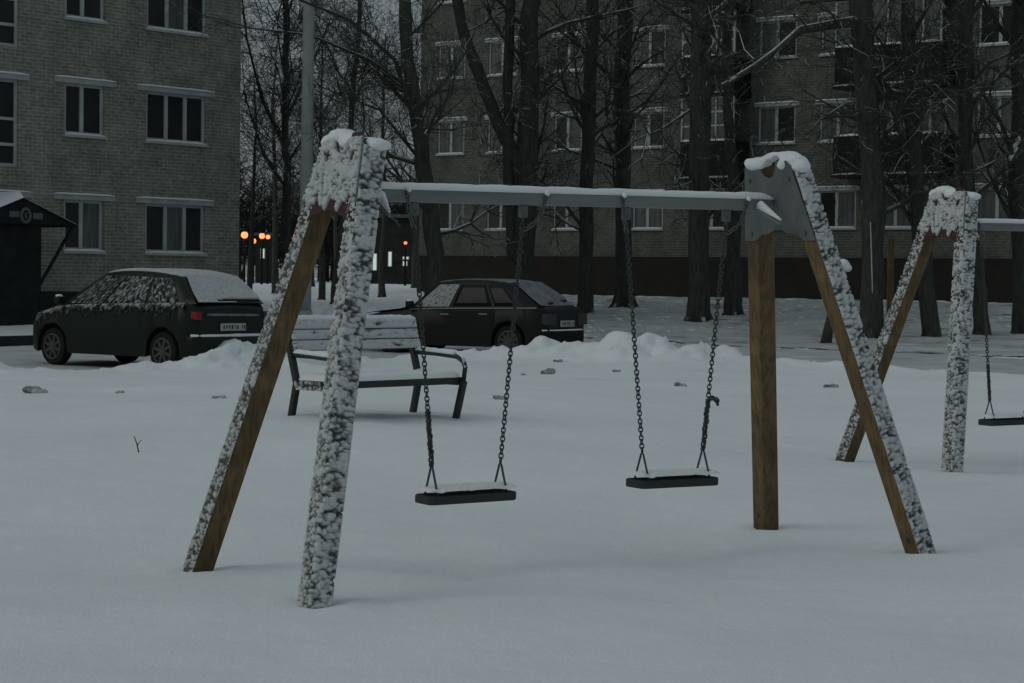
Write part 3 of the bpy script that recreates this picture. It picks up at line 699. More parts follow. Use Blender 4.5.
# entrance canopy of the left building (local frame of that building: -y is outward)
def entrance():
    root = thing('entrance_porch', 'dark sheet-metal entrance porch with snowy gabled roof and small pale sign', 'porch', LB.location, LB.rotation_euler.z)
    W0, ridge, zr, ze, yo = 1.55, -8.42, 3.14, 2.55, -2.0
    a, b = ridge-W0, ridge+W0
    # walls
    MB().box((a+.25, yo+.12, .1), (b-.95, yo+.2, ze+.1)).box((a+.25, yo+.2, .1), (a+.33, -.06, ze-.0)).build('wall', M['dark_metal'], root)
    MB().box((b-1.03, yo+.2, .1), (b-.96, -.06, ze)).build('wall', M['dark_metal'], root)
    # gable board
    MB().prism([(a+.05, ze), (b-.05, ze), (ridge, zr-.04)], lambda x, z, k: Vector((x, yo+k, z)), .02, .10).build('gable', M['dark_metal'], root, fix=True)
    rf = MB()
    for s in (-1, 1):
        e = ridge+s*W0
        rf.prism([(ridge, zr), (e, ze), (e, ze-.035), (ridge, zr-.035)], lambda x, z, k: Vector((x, k, z)), yo, -.06)
    roof = rf.build('roof', M['dark_metal'], root, fix=True)
    for s, h in ((-1, .14), (1, .05)):
        sn = MB(); nx, ny = 20, 26; e = ridge+s*(W0+.03)
        for j in range(ny+1):
            for i in range(nx+1):
                u, v = i/nx, j/ny; ed = min(1, min(v, 1-v)*10, (1-u)*8+.2)
                sn.v.append((ridge+(e-ridge)*u, yo-.02+v*(-.06-yo), zr+(ze-zr)*u-.004+h*max(ed, 0)**.5*(1+.25*noise.noise(Vector((u*4, v*5, s))))))
        for j in range(ny):
            for i in range(nx): q = j*(nx+1)+i; sn.f.append((q, q+1, q+nx+2, q+nx+1))
        sn.build('snow_layer', M['snow'], roof, smooth=True, fix=True)
    MB().bar((b-.12, yo+.05, ze-.02), (b-1.0, yo+.14, 1.15), .06, .06).build('brace', M['dark_metal'], root)
    MB().box((b-1.0, yo+.1, .1), (b+.1, yo+.18, 1.0)).build('side_panel', M['dark_metal'], root)
    # sign on the gable: pale block, ring with a mark, pale block
    sx, sz = ridge+.08, ze+.20; sg = MB()
    sg.box((sx-.44, yo+.0, sz-.055), (sx-.18, yo+.018, sz+.075)); sg.box((sx+.20, yo+.0, sz-.085), (sx+.46, yo+.018, sz+.055))
    ring = [(sx+.12*math.cos(q), yo+.006, sz-.01+.15*math.sin(q)) for q in [i*2*PI/20 for i in range(20)]]
    sg.tube(ring, .035, 6, close=True); sg.box((sx-.02, yo-.004, sz-.08), (sx+.025, yo+.016, sz+.06)); sg.build('sign', M['sign'], root)
entrance()

# ------------------------------------------------------------------ lamp pole
pb = P(304.5, 330, 46); pg = tz(pb.x, pb.y); pt = P(309.5, -40, 46)
lp = thing('lamp_pole', 'tall bare grey pole standing beside the front swing top and left brick block', 'pole', (pb.x, pb.y, pg-.1))
MB().tube([(0,0,0), (pt.x-pb.x, 0, pt.z-pg+.1), ((pt.x-pb.x)*1.25, 0, (pt.z-pg)*1.25)], [.145,.125,.115], 16).build('shaft', M['pole'], lp, smooth=True)
MB().tube([(0,0,0),(0,0,.35)], [.2,.17], 16).build('base', M['pole'], lp)

# ------------------------------------------------------------------ cars
def car(spec, label, loc, rz):
    root = thing('parked_car', label, 'car', loc, rz, 'cars parked along the road')
    L2 = spec['L']/2; W2 = spec['W']/2; xw = spec['wheels']; Rw = .29; paint = spec['paint']
    prof = spec['deck']
    def deck(x):
        for (xa, za), (xb, zb) in zip(prof[:-1], prof[1:]):
            if xa >= x >= xb: return za+(zb-za)*(xa-x)/(xa-xb)
        return prof[-1][1]
    xs = sorted({L2, L2-.04, L2-.12, L2-.25, -L2, -L2+.03, -L2+.09, -L2+.2, *[p[0] for p in prof]} | {w+d for w in xw for d in (-.37,-.36,-.33,-.27,-.18,-.09,0,.09,.18,.27,.33,.36,.37)} | {.6,.3,0,-.3,-.6})
    mb = MB(); n = None
    for x in xs:
        hw = W2*(1-.20*max(0, (x-L2+.45)/.45)**2.2-.20*max(0, (-L2+.42-x)/.42)**2.2); zb = spec['low']+.06*max(0, (abs(x)-L2+.3)/.3)
        za = zb
        for w in xw:
            if abs(x-w) < .36: za = max(za, Rw+math.sqrt(max(0, .36**2-(x-w)**2))-.0)
        zd = deck(x); zm = max(za+.02, zd*.62)
        half = [(0, zb+.03), (hw*.80, zb+.03), (hw*.80, max(zb+.03, za-.01)), (hw*.975, za), (hw, min(zm, zd-.12) if zm < zd-.12 else max(za+.005, zd-.12)), (hw*.985, zd-.06), (hw*.93, zd-.008), (hw*.72, zd+.012), (0, zd+.03)]
        ring = half+[(-y, z) for y, z in half[-2:0:-1]]; n = len(ring); mb.v += [(x, y, z) for y, z in ring]
    for i in range(len(xs)-1):
        for j in range(n): mb.f.append((i*n+j, i*n+(j+1) % n, (i+1)*n+(j+1) % n, (i+1)*n+j))
    mb.f.append(tuple(range(n))); mb.f.append(tuple((len(xs)-1)*n+n-1-j for j in range(n)))
    body = mb.build('body', paint, root, smooth=True, fix=True)
    md = body.modifiers.new('edge', 'EDGE_SPLIT'); md.split_angle = R(38)
    # greenhouse
    fb, rb_, fr, rr = spec['cab']; wb, wr = spec['cabw']   # (x,z) belt front / rear, roof front / rear
    cab = MB(); rings = []
    for t, bow in ((0, 0), (.35, .018), (.7, .016), (.93, 0), (1, -.035)):
        xf = fb[0]+(fr[0]-fb[0])*t; xr = rb_[0]+(rr[0]-rb_[0])*t; zf = fb[1]+(fr[1]-fb[1])*t; zr = rb_[1]+(rr[1]-rb_[1])*t; w = wb+(wr-wb)*t+bow
        ring = []
        for u in [i/10 for i in range(11)]:
            q = math.sin(PI*u); ring.append((xf+(xr-xf)*u, w*(.90+.10*min(1, q*2.2)), zf+(zr-zf)*u+((.05*math.sin(PI*u)**.8 if t > .95 else .035*q) if t > .9 else .012*q*t)))
        ring = ring+[(x, -y, z) for x, y, z in ring[::-1]]; rings.append(ring)
    k = len(rings[0])
    for r_ in rings: cab.v += r_
    for i in range(len(rings)-1):
        for j in range(k): cab.f.append((i*k+j, i*k+(j+1) % k, (i+1)*k+(j+1) % k, (i+1)*k+j))
    b0 = (len(rings)-1)*k
    # roof with a crown
    for j in range(10): cab.f.append((b0+j, b0+j+1, b0+k-2-j, b0+k-1-j))
    cb = cab.build('roof', paint, body, smooth=True, fix=True); md = cb.modifiers.new('edge', 'EDGE_SPLIT'); md.split_angle = R(62)
    def side_pt(s, u, t, out=.0):
        bow = .018*math.sin(PI*min(1, t/.93))
        xf = fb[0]+(fr[0]-fb[0])*t; xr = rb_[0]+(rr[0]-rb_[0])*t; zf = fb[1]+(fr[1]-fb[1])*t; zr = rb_[1]+(rr[1]-rb_[1])*t; w = wb+(wr-wb)*t+bow
        q = math.sin(PI*u); return Vector((xf+(xr-xf)*u, s*(w*(.90+.10*min(1, q*2.2))+out), zf+(zr-zf)*u+.012*q*t))
    def end_pt(front, v, t, out=0):
        xx, zz = ((fb[0]+(fr[0]-fb[0])*t, fb[1]+(fr[1]-fb[1])*t) if front else (rb_[0]+(rr[0]-rb_[0])*t, rb_[1]+(rr[1]-rb_[1])*t)); w = (wb+(wr-wb)*t+.018*math.sin(PI*min(1, t/.93)))*.90
        return Vector((xx+(out if front else -out), v*w, zz+out*.5))
    def patch(name, fnc, u0, u1, t0, t1, material, skew=0, nu=10, nt=6, parent=body):
        p = MB()
        for j in range(nt+1):
            for i in range(nu+1): t = t0+(t1-t0)*j/nt; u = u0+(u1-u0)*i/nu; p.v.append(tuple(fnc(u, t)))
        for j in range(nt):
            for i in range(nu): q = j*(nu+1)+i; p.f.append((q, q+1, q+nu+2, q+nu+1))
        o = p.build(name, material, parent, smooth=True)
        sd = o.modifiers.new('thick', 'SOLIDIFY'); sd.thickness = .006; sd.offset = 0
        return o
    def plaster(fnc, u0, u1, t0, t1, lu, lt, cover, thick, size, seed, parent, fade=None, material=None):
        nu = int(lu/.02); nt = int(lt/.02); p = MB(); hs = []; dp = []
        for j in range(nt+1):
            for i in range(nu+1):
                u = i/nu; t = j/nt; q = Vector((u*lu/size[0], t*lt/size[1], seed*3.7)); h = noise.noise(q)+.5*noise.noise(q*2.3)+.25*noise.noise(q*5)
                c = cover*(fade(u, t) if fade else 1); h = h*.75+(c-.5)*1.5+.15; hs.append(h); dp.append(max(0, min(1, h/.75)))
                p.v.append(tuple(fnc(u0+(u1-u0)*u, t0+(t1-t0)*t, (min(max(h, 0), 1)**.6)*thick)))
        for j in range(nt):
            for i in range(nu):
                q = (j*(nu+1)+i, j*(nu+1)+i+1, (j+1)*(nu+1)+i+1, (j+1)*(nu+1)+i)
                if max(hs[a] for a in q) > 0: p.f.append(q)
        o = p.build('snow_crust', material or M['dusting'], parent, smooth=True); o.data.attributes.new('depth', 'FLOAT', 'POINT').data.foreach_set('value', dp); return o
    for s in (1, -1):
        for i, (u0, u1, snowy) in enumerate(spec['panes']):
            w = patch('side_window', lambda u, t, s=s: side_pt(s, u, t, .005), u0, u1, .07, .86, M['car_glass'])
            if snowy and s == 1: plaster(lambda u, t, o, s=s: side_pt(s, u, t, .006+o), u0, u1, .06, .88, (u1-u0)*spec['L']*.7, .45, snowy, .012, (.045,.045), 3+i, w)
    patch('windscreen', lambda v, t: end_pt(True, v, t, .006), -.93, .93, .06, .9, M['car_glass'])
    rw = patch('rear_window', lambda v, t: end_pt(False, v, t, .006), -.9, .9, .06, .9, M['car_glass'])
    # snow blankets: roof, rear window, bonnet
    sn = MB(); nu, nt = 34, 22
    for j in range(nt+1):
        for i in range(nu+1):
            u = i/nu; v = j/nt*2-1; x = fr[0]+.02+(rr[0]-fr[0]-.04)*u; w = wr-.02; q = math.sin(PI*u); e = min(1, 6*min(u, 1-u), 4*(1-abs(v)))
            sn.v.append((x, v*w*(.93+.07*min(1, q*2.2)), fr[1]+(rr[1]-fr[1])*u+.048*math.sin(PI*u)**.8-.004+spec['roof_snow']*max(e, 0)**.7*(1+.2*noise.noise(Vector((x*3, v*2, 1))))))
    for j in range(nt):
        for i in range(nu): q = j*(nu+1)+i; sn.f.append((q, q+1, q+nu+2, q+nu+1))
    o = sn.build('snow_layer', M['crust'] if spec['roof_snow'] > .02 else M['frost'], cb, smooth=True, fix=True); sd = o.modifiers.new('thick', 'SOLIDIFY'); sd.thickness = .05; sd.offset = -1
    def fade_rw(v, t):
        k = 1
        for a in spec['wiper']:
            if abs(t-a[1]-(v-a[0])*a[3]) < .05 and a[0] < v < a[2]: k = -.5
        return k
    plaster(lambda v, t, o: end_pt(False, v, t, .010+o), -.97, .97, .03, 1.0, 1.4, .7, 1.15, .022, (.5,.3), 11, rw, fade_rw, M['crust'] if spec['roof_snow'] > .02 else M['frost'])
    def hood_pt(u, v, o): x = prof[0][0]-.12+(fb[0]+.02-prof[0][0]+.12)*v; hw = W2*(1-.20*max(0, (x-L2+.45)/.45)**2.2); return Vector((x, hw*.92*u, deck(x)+.03-.032*abs(u)**2.5+.004+o))
    plaster(hood_pt, -1, 1, 0, 1, spec['W'], .9, spec['hood_snow'], .035, (.5,.3), 15, body, None, M['snow'])
    # plastered doors below the belt
    def door_pt(u, t, o):
        x = spec['door'][0]+(spec['door'][1]-spec['door'][0])*u; zd = deck(x); return Vector((x, W2*.97+.022+o if False else W2*(.93+.055*min(1, (1-t)*5.5))+.010+o, zd-.0-(1-t)*spec['door'][2]))
    if spec['door'][3]: plaster(door_pt, 0, 1, 0, 1, spec['door'][0]-spec['door'][1], spec['door'][2], spec['door'][3], .012, (.06,.05), 19, body, lambda u, t: .0+1.15*t*t)
    # wheels
    for xx in xw:
        for s in (1, -1):
            w = MB(); pr = [(.20,-.085),(.27,-.09),(.285,-.07),(.29,-.02),(.29,.05),(.28,.08),(.26,.09),(.2,.085)]; n_ = 28
            for r_, yy in pr: w.v += [(r_*math.cos(2*PI*i/n_), yy, r_*math.sin(2*PI*i/n_)) for i in range(n_)]
            for a in range(len(pr)-1):
                for i in range(n_): w.f.append((a*n_+i, a*n_+(i+1) % n_, (a+1)*n_+(i+1) % n_, (a+1)*n_+i))
            w.f.append(tuple(range(n_))); w.f.append(tuple((len(pr)-1)*n_+n_-1-i for i in range(n_)))
            wl = w.build('wheel', M['tyre'], root, fix=True, loc=(xx, s*(W2-.115), Rw)); 
            rm = MB(); y = s*.088
            rm.tube([(.19*math.cos(q), y, .19*math.sin(q)) for q in [2*PI*i/24 for i in range(24)]], .018, 6, close=True)
            for i in range(spec['spokes']): q = 2*PI*i/spec['spokes']+.3; rm.bar((.03*math.cos(q), y, .03*math.sin(q)), (.18*math.cos(q), y, .18*math.sin(q)), .05, .014, (-math.sin(q), 0, math.cos(q)), .035)
            rm.tube([(0, y-.012, 0), (0, y+.012, 0)], .05, 12); rm.build('rim', M['rim'], wl)
    # bumpers, lamps, plate, handles, mirror
    rp = spec['rear']
    bp = MB(); nb = 12
    for z, ex in ((rp['bz'][0], 0), (rp['bz'][0]+.05, .03), (rp['bz'][1]-.04, .035), (rp['bz'][1], .01)):
        for i in range(nb+1): v = i/nb*2-1; bp.v.append((-L2-.035-ex+.12*abs(v)**4+(.10 if abs(v) == 1 else 0), v*(W2*.93+ex*.4), z))
    for a in range(3):
        for i in range(nb): q = a*(nb+1)+i; bp.f.append((q, q+1, q+nb+2, q+nb+1))
    bo = bp.build('bumper', M['plastic'] if spec['plastic'] else paint, root, smooth=True); sd = bo.modifiers.new('thick', 'SOLIDIFY'); sd.thickness = .10; sd.offset = 1
    sn = MB(); pts = [(-L2-.045+.12*abs(v)**4, v*W2*.93, rp['bz'][1]+.008) for v in [i/16*2-1 for i in range(17)]]; sn.tube(pts, [spec['bs']*(1+.3*noise.noise(Vector(p)*5)) for p in pts], 8); sn.build('snow_ridge', M['snow'], bo, smooth=True)
    fbp = MB().box((L2-.03, -W2*.72, spec['low']+.05), (L2+.03, W2*.72, .5)).build('bumper', M['plastic'] if spec['plastic'] else paint, root, bevel=.03)
    for s in (1, -1):
        t = rp['tail']; MB().add([(-L2-.012, s*t[0], t[2]), (-L2-.012, s*t[1]*.98, t[2]), (-L2+.09, s*(W2*.90+.012), t[2]+.02), (-L2-.012+.0, s*t[0], t[3]), (-L2-.012, s*t[1]*.97, t[3]), (-L2+.09, s*(W2*.90+.008), t[3]), (-L2+.06, s*t[0], t[2]), (-L2+.06, s*t[0], t[3])],
            [(0,1,4,3),(1,2,5,4),(0,3,7,6),(0,6,2,1),(3,4,5,7)]).build('taillight', M['tail'] if spec['red'] and s > 0 else M['amber'], root, fix=True)
        MB().box((L2-.10, s*W2*.45-.12, .55), (L2-.01, s*W2*.45+.12, .68)).build('headlight', M['amber'], root, bevel=.02)
        for hx in spec['handles']: MB().box((hx-.09, s*(W2*.985)-.012, deck(hx)-.13), (hx+.09, s*(W2*.985)+.022, deck(hx)-.10)).build('door_handle', M['chrome'] if spec['bright'] else paint, root, bevel=.01)
        mm = MB().box((fb[0]-.18, s*W2*.93-.0, fb[1]+.02), (fb[0]-.06, s*(W2*.93+.14) if s > 0 else s*(W2*.93+.14), fb[1]+.14)) if s > 0 else MB().box((fb[0]-.18, -(W2*.93+.14), fb[1]+.02), (fb[0]-.06, -W2*.93, fb[1]+.14))
        mi = mm.build('mirror', paint, root, bevel=.025)
        MB().ball((fb[0]-.12, s*(W2*.93+.08), fb[1]+.145), (.06,.06,.025), 10, 6).build('snow_cap', M['snow'], mi, smooth=True)
    zc = rp['plate']; np_ = MB().box((-L2-.028, -.26, zc-.056), (-L2-.004, .26, zc+.056)).build('number_plate', M['plate_w'], root, bevel=.01, seg=1)
    ik = MB(); rr_ = random.Random(spec['L']); y = -.21
    for wch in (.045,.05,.05,.05,.045,.045,None,.035,.035):     # illegible dark characters
        if wch is None: y += .05; continue
        h0 = rr_.choice((.03,.034)); ik.box((-L2-.0305, -y-wch*.62, zc-h0), (-L2-.0282, -y-wch*.40, zc+h0))
        ik.box((-L2-.0305, -y-wch*.40, zc-h0+rr_.choice((0,.024,.044))), (-L2-.0282, -y, zc-h0+rr_.choice((.05,.06)))); y += wch+.008
    ik.build('plate_characters', M['ink'], np_)
    if spec['strip']: s_ = MB().tube([(-L2-.015, v*.52, rp['strip']+.006*v) for v in (-1,-.5,0,.5,1)], .018, 6).build('tailgate_trim', M['frost'], root)
    if spec['trim']:
        for s in (1, -1):
            pts = [(x, s*(W2*.955), deck(x)-.012) for x in (fb[0]-.1, .3, -.3, -.9, rb_[0])]; MB().tube(pts, .014, 6).build('belt_trim', M['chrome'], body)
    return root
specA = dict(L=3.8, W=1.64, wheels=(1.25,-1.25), low=.20, paint=M['paint_a'], deck=[(1.9,.62),(1.85,.72),(1.6,.80),(1.1,.93),(.4,.965),(-1.0,1.0),(-1.65,1.02),(-1.82,1.0),(-1.9,.92)],
  cab=((1.16,.93),(-1.86,1.0),(.22,1.46),(-1.42,1.41)), cabw=(.765,.59), panes=((.05,.335,.50),(.36,.66,.56),(.69,.90,.50)), roof_snow=.035, hood_snow=.66, wiper=((-.2,.06,.7,.03),(-.1,.10,.6,.03)),
  door=(1.62,-1.72,.30,.62), spokes=8, rear=dict(bz=(.26,.53), tail=(.63,.76,.77,.89), plate=.66, strip=.84), bs=.022, red=True, bright=False, plastic=False, strip=True, trim=False, handles=(.12,-.78))
specB = dict(L=4.0, W=1.62, wheels=(1.22,-1.26), low=.19, paint=M['paint_b'], deck=[(2.0,.60),(1.95,.68),(1.6,.74),(.9,.83),(.4,.86),(-1.0,.89),(-1.75,.91),(-1.93,.90),(-2.0,.84)],
  cab=((.90,.84),(-1.82,.91),(.30,1.34),(-1.16,1.34)), cabw=(.74,.58), panes=((.05,.33,.80),(.355,.66,0),(.69,.86,0)), roof_snow=.014, hood_snow=.95, wiper=((-.35,.25,.25,-.12),(.5,.12,.75,-.2)),
  door=(1.6,-1.9,.2,0), spokes=10, rear=dict(bz=(.24,.50), tail=(.40,.77,.60,.80), plate=.62, strip=.84), bs=.014, red=False, bright=True, plastic=True, strip=False, trim=True, handles=(.05,-.75))
pa = P(146, 330, 31.6); car(specA, 'dark green hatchback with snow-dusted windows and red tail lamp by the left block', (pa.x, pa.y, float(terrain(np.array([pa.x]), np.array([pa.y]), True)[0])-.035), math.atan2(.62,-.785))
pb_ = P(470, 330, 37.4); car(specB, 'black angular hatchback with sloping snowy rear window behind the swing seats', (pb_.x, pb_.y, float(terrain(np.array([pb_.x]), np.array([pb_.y]), True)[0])-.09), math.atan2(.50,-.866))

# ------------------------------------------------------------------ trees
def grow(mb, p, d, ln, r, depth, rng, maxd, droop=0, dens=1.0):
    n = max(3, int(ln/(.55 if depth < 2 else .42))); step = ln/n; pts = [p.copy()]; rs = [r]; q = p.copy(); d = d.normalized(); kids = []
    for i in range(n):
        t = (i+1)/n
        d = (d + Vector((rng.gauss(0,1), rng.gauss(0,1), rng.gauss(0,.8)))*(.16+.06*depth) + Vector((0,0,(.06 if depth < 2 else -droop))))
        d.normalize(); q = q+d*step; pts.append(q.copy()); rs.append(max(.0065, r*(1-.82*t)))
        if depth < maxd and t > .18:
            k = dens*(1.35 if depth == 0 else 1.15 if depth == 1 else .95)*step/(.55 if depth < 2 else .3)
            c = int(k)+(rng.random() < k-int(k))
            for _ in range(c): kids.append((q.copy(), d.copy(), t, rs[-1]))
    mb.tube(pts, rs, 6 if depth == 0 else 4 if depth == 1 else 3, cap=False)
    for kp, kd, t, kr in kids:
        ax = Vector((rng.gauss(0,1), rng.gauss(0,1), rng.gauss(0,.7))); ax = (ax-kd*ax.dot(kd))
        if ax.length < 1e-3: continue
        nd_ = (kd*.75+ax.normalized()*rng.uniform(.55,1.1)).normalized()
        grow(mb, kp, nd_, ln*rng.uniform(.28,.55)*(1.1-.45*t), max(.007, min(kr*.62, r*.5)), depth+1, rng, maxd, droop, dens)
def make_tree(name, label, base, trunk, rtop, seed, limbs, limb_len=(2.0,3.8), zmin=2.1, group=None, extra=(), forks=(), droop=.14, maxd=3, dens=1.75, rise=.6, cat='tree'):
    """trunk = [(offset xyz from the base, radius)...]; forks: extra stems in the trunk mesh"""
    rng = random.Random(seed); root = thing(name, label, cat, base, 0, group)
    tm = MB()
    def stem(pts):
        P_, R_ = [], []
        for (a, ra), (b, rb2) in zip(pts[:-1], pts[1:]):
            a = Vector(a); b = Vector(b); n = max(1, int((b-a).length/.35))
            for i in range(n): t = i/n; P_.append(a.lerp(b, t)+Vector((noise.noise(a*3+Vector((t*2, seed, 0))), noise.noise(a*3+Vector((t*2, 0, seed))), 0))*.07); R_.append((ra+(rb2-ra)*t)*(1+.16*noise.noise(Vector((t*n*.5, seed, ra*9)))))
        P_.append(Vector(pts[-1][0])); R_.append(pts[-1][1]); tm.tube(P_, R_, 14); return P_, R_
    P0, R0 = stem(trunk)
    for f in forks: stem(f)
    for a in range(5):   # root flare
        q = a*2*PI/5+seed; rr = trunk[0][1]; tm.tube([(math.cos(q)*rr*1.5, math.sin(q)*rr*1.5, -.12), (math.cos(q)*rr*.8, math.sin(q)*rr*.8, .12), (math.cos(q)*rr*.45, math.sin(q)*rr*.45, .55)], [rr*.28, rr*.36, rr*.25], 7)
    tm.build('trunk', M['bark'], root, smooth=True)
    cm = MB(); stems = [P0]+[[Vector(x[0]) for x in f] for f in forks]
    for i in range(limbs):
        st = stems[0] if i % 3 or not forks else stems[1+(i//3) % len(forks)]
        for _ in range(30):
            if st is P0: kq = rng.randrange(len(P0)); p = P0[kq]; r = R0[kq]
            else: a = rng.randrange(len(st)-1); p = st[a].lerp(st[a+1], rng.random()); r = .08
            if p.z > zmin: break
        a = rng.uniform(0, 2*PI); d = Vector((math.cos(a), math.sin(a), rise+rng.uniform(-.3,.5)))
        grow(cm, p, d, rng.uniform(*limb_len), min(r*.42, .075)*rng.uniform(.6,1), 0, rng, maxd, droop, dens)
    for pts, r0, r1 in extra:
        pts = [Vector(p) for p in pts]; n = len(pts); cm.tube(pts, [r0+(r1-r0)*i/(n-1) for i in range(n)], 8)
        for i in range(1, n):
            for _ in range(3):
                a = pts[i-1].lerp(pts[i], rng.random()); d = (pts[i]-pts[i-1]).normalized()+Vector((rng.gauss(0,.5), rng.gauss(0,.6), rng.gauss(.1,.6)))
                grow(cm, a, d, rng.uniform(.9,2.0), .022, 1, rng, maxd, droop, dens)
    cm.build('crown', M['bark'], root)
    return root
GT = 'bare lindens in front of the dark brick block'
def px_tree(label, Y, pix, seed, limbs, group=GT, extra=(), forks=(), cat='tree', **k):
    b = P(pix[0][0], pix[0][1], Y); z0 = tz(b.x, Y); b = Vector((b.x, Y, z0-.08))
    def tr(lst): return [((0,0,0) if (i == 0 and lst is pix) else P(px, py, Y)-b, w/2*.86*Y/F_PX) for i, (px, py, w) in enumerate(lst)]
    tk = tr(pix); e = [([P(px, py, Y+dy)-b for px, py, dy in pts], r0, r1) for pts, r0, r1 in extra]
    # carry the stem on above the frame
    (a, ra), (c, rc) = tk[-2], tk[-1]; a = Vector(a); c = Vector(c); up = Vector(((c-a).x/max(.1, (c-a).z)*.5, .1, 1)); tk.append((c+up*4, rc*.45))
    fk = [tr(f) for f in forks]
    return make_tree('linden_tree' if cat == 'tree' else 'tree', label, b, tk, 0, seed, int(limbs*1.5), group=group, extra=e, forks=fk, cat='tree', **k)
px_tree('bare tree with a trunk leaning left, above the black car roof beside the sky gap', 48, [(433,318,26),(435,270,22),(430,200,19),(418,130,17),(409,60,16),(404,0,15)], 1, 15,
        extra=[([(418,130,0),(395,60,-1),(350,20,-2),(300,0,-3)], .06, .03), ([(412,90,0),(370,60,-.5),(310,35,-1.5),(250,28,-2)], .05, .02), ([(424,165,0),(380,110,0),(340,95,-1)], .045, .018)])
px_tree('bare forked tree whose left limb slants up from behind the black car', 52, [(522,330,30),(524,270,25),(526,200,24),(529,100,22),(531,0,20)], 2, 14, forks=[[(520,190,15),(518,165,15),(497,120,15),(477,70,14),(464,30,13),(452,-20,12)], [(512,260,14),(509,190,13),(508,90,12),(511,-20,11)]])
px_tree('slim straight bare tree rising behind the tail of the black car', 54, [(585,313,20),(586,260,17),(588,150,16),(592,0,15)], 3, 13)
px_tree('bare tree with flared trunk foot seen between the two swing seats', 57, [(624,307,28),(624,285,20),(623,200,18),(622,100,19),(626,0,18)], 4, 15)
px_tree('thick dark straight tree just left of the bare swing post', 50, [(698,321,30),(699,290,24),(699,200,24),(700,100,25),(700,0,25)], 5, 17, extra=[([(690,110,0),(660,130,-1),(630,142,-2)], .04, .015)])
px_tree('thinner tree with gnarled root stub, tight against the left side of the swing post', 52, [(733,316,22),(735,260,17),(732,180,13),(728,100,12),(730,0,11)], 6, 11)
T7 = px_tree('thick tree with a snowy limb reaching left, behind the right swing leg', 44, [(871,340,30),(872,300,26),(874,200,26),(868,100,25),(860,0,26)], 7, 15,
        extra=[([(862,20,0),(835,24,-.5),(800,30,-1),(775,52,-1.2),(755,66,-1.5),(722,86,-2)], .12, .05), ([(860,-10,0),(830,0,-.5),(800,2,-1)], .06, .03), ([(866,75,0),(850,36,-.5),(833,44,-.5)], .04, .02), ([(872,120,0),(845,104,-.5),(820,120,-.8)], .035, .02)])
px_tree('leaning tree with its foot to the right of its crown, behind the second swing frame', 44.5, [(932,338,22),(927,290,20),(918,220,18),(913,150,18),(909,60,17),(908,0,16)], 8, 13, extra=[([(912,90,0),(935,85,-.5),(955,105,-1)], .045,.02), ([(911,150,0),(895,138,-.5),(880,133,-1)], .045,.02)])
px_tree('slanting tree directly behind the hanging chain of the second swing', 45, [(982,336,20),(979,290,18),(970,220,17),(964,150,18),(965,60,17),(968,0,17)], 9, 13, extra=[([(964,165,0),(985,120,-.5),(1010,100,-1)], .045,.02), ([(966,90,0),(990,62,-.5),(1020,50,-1)], .045,.02)])
T10 = px_tree('tree trunk cut by the right edge of the photo with a snow clump on it', 46, [(1022,336,24),(1021,290,20),(1018,200,20),(1019,100,19),(1020,0,18)], 10, 12)
Tl = lambda T, px, py, Y: P(px, py, Y)-T.location
st_ = MB(); pp = [Tl(T7, 870.5+2*i/12, 222+71*i/12, 43.76) for i in range(13)]
st_.tube(pp, [.012+.012*abs(noise.noise(Vector((i*.7, 3, 1)))) for i in range(13)], 6); st_.build('snow_streak', M['crust'], T7, smooth=True)
lumps('snow_clump', [(Tl(T10, 1015, 150, 45.8), (.07,.08,.16)), (Tl(T10, 1012, 158, 45.8), (.08,.07,.09)), (Tl(T10, 1018, 140, 45.8), (.06,.08,.10))], T10, .02)
# leaning trunk seen through the front frame, and the thicket between the two buildings
px_tree('narrow leaning trunk seen between the legs of the left swing frame', 50, [(332,304,8),(336,270,8),(342,235,8),(349,170,7),(356,60,6)], 11, 9, group='bare trees in the gap between the buildings', limb_len=(1.5,3))
px_tree('many-limbed spreading tree just left of the grey pole against the sky', 58, [(288,300,14),(287,240,11),(286,150,9),(286,60,8),(285,-10,7)], 12, 22, group='bare trees in the gap between the buildings', limb_len=(2.4,4.2), zmin=2.5, rise=.75,
        extra=[([(286,150,0),(262,100,0),(247,40,0),(240,-20,0)], .05,.02), ([(286,120,0),(310,70,0),(330,20,0)], .05,.02), ([(287,190,0),(262,150,0),(243,90,0)], .05,.02)])
fl = 'bare leafless tree in the dark thicket filling the gap between the brick blocks'
protos = []
for i in range(3):
    r = random.Random(60+i); hgt = r.uniform(9, 11)
    t = make_tree('bare_tree', fl, (0,0,0), [((0,0,0),.13),((.1,0,hgt*.4),.09),((.2,.1,hgt*.75),.05),((.1,0,hgt),.02)], 0, 60+i, 26, (2.2,4.2), 3.0, 'thicket trees in the gap', maxd=3, dens=1.5, rise=.6, droop=.03)
    protos.append(t)
spots = [(249,64,0),(275,74,1),(322,66,1),(357,76,2),(382,70,0),(312,90,0),(366,98,2),(414,88,0),(336,106,1)]
for i, (px, Y, k) in enumerate(spots):
    b = P(px, 300, Y); o = protos[k] if i in (0, 1, 3) else copy_tree(protos[k])
    o.location = (b.x, Y, tz(b.x, Y)-.05); o.rotation_euler = (0, 0, i*1.9); s = .78+.26*((i*37) % 10)/10; o.scale = (s, s, s*.95)
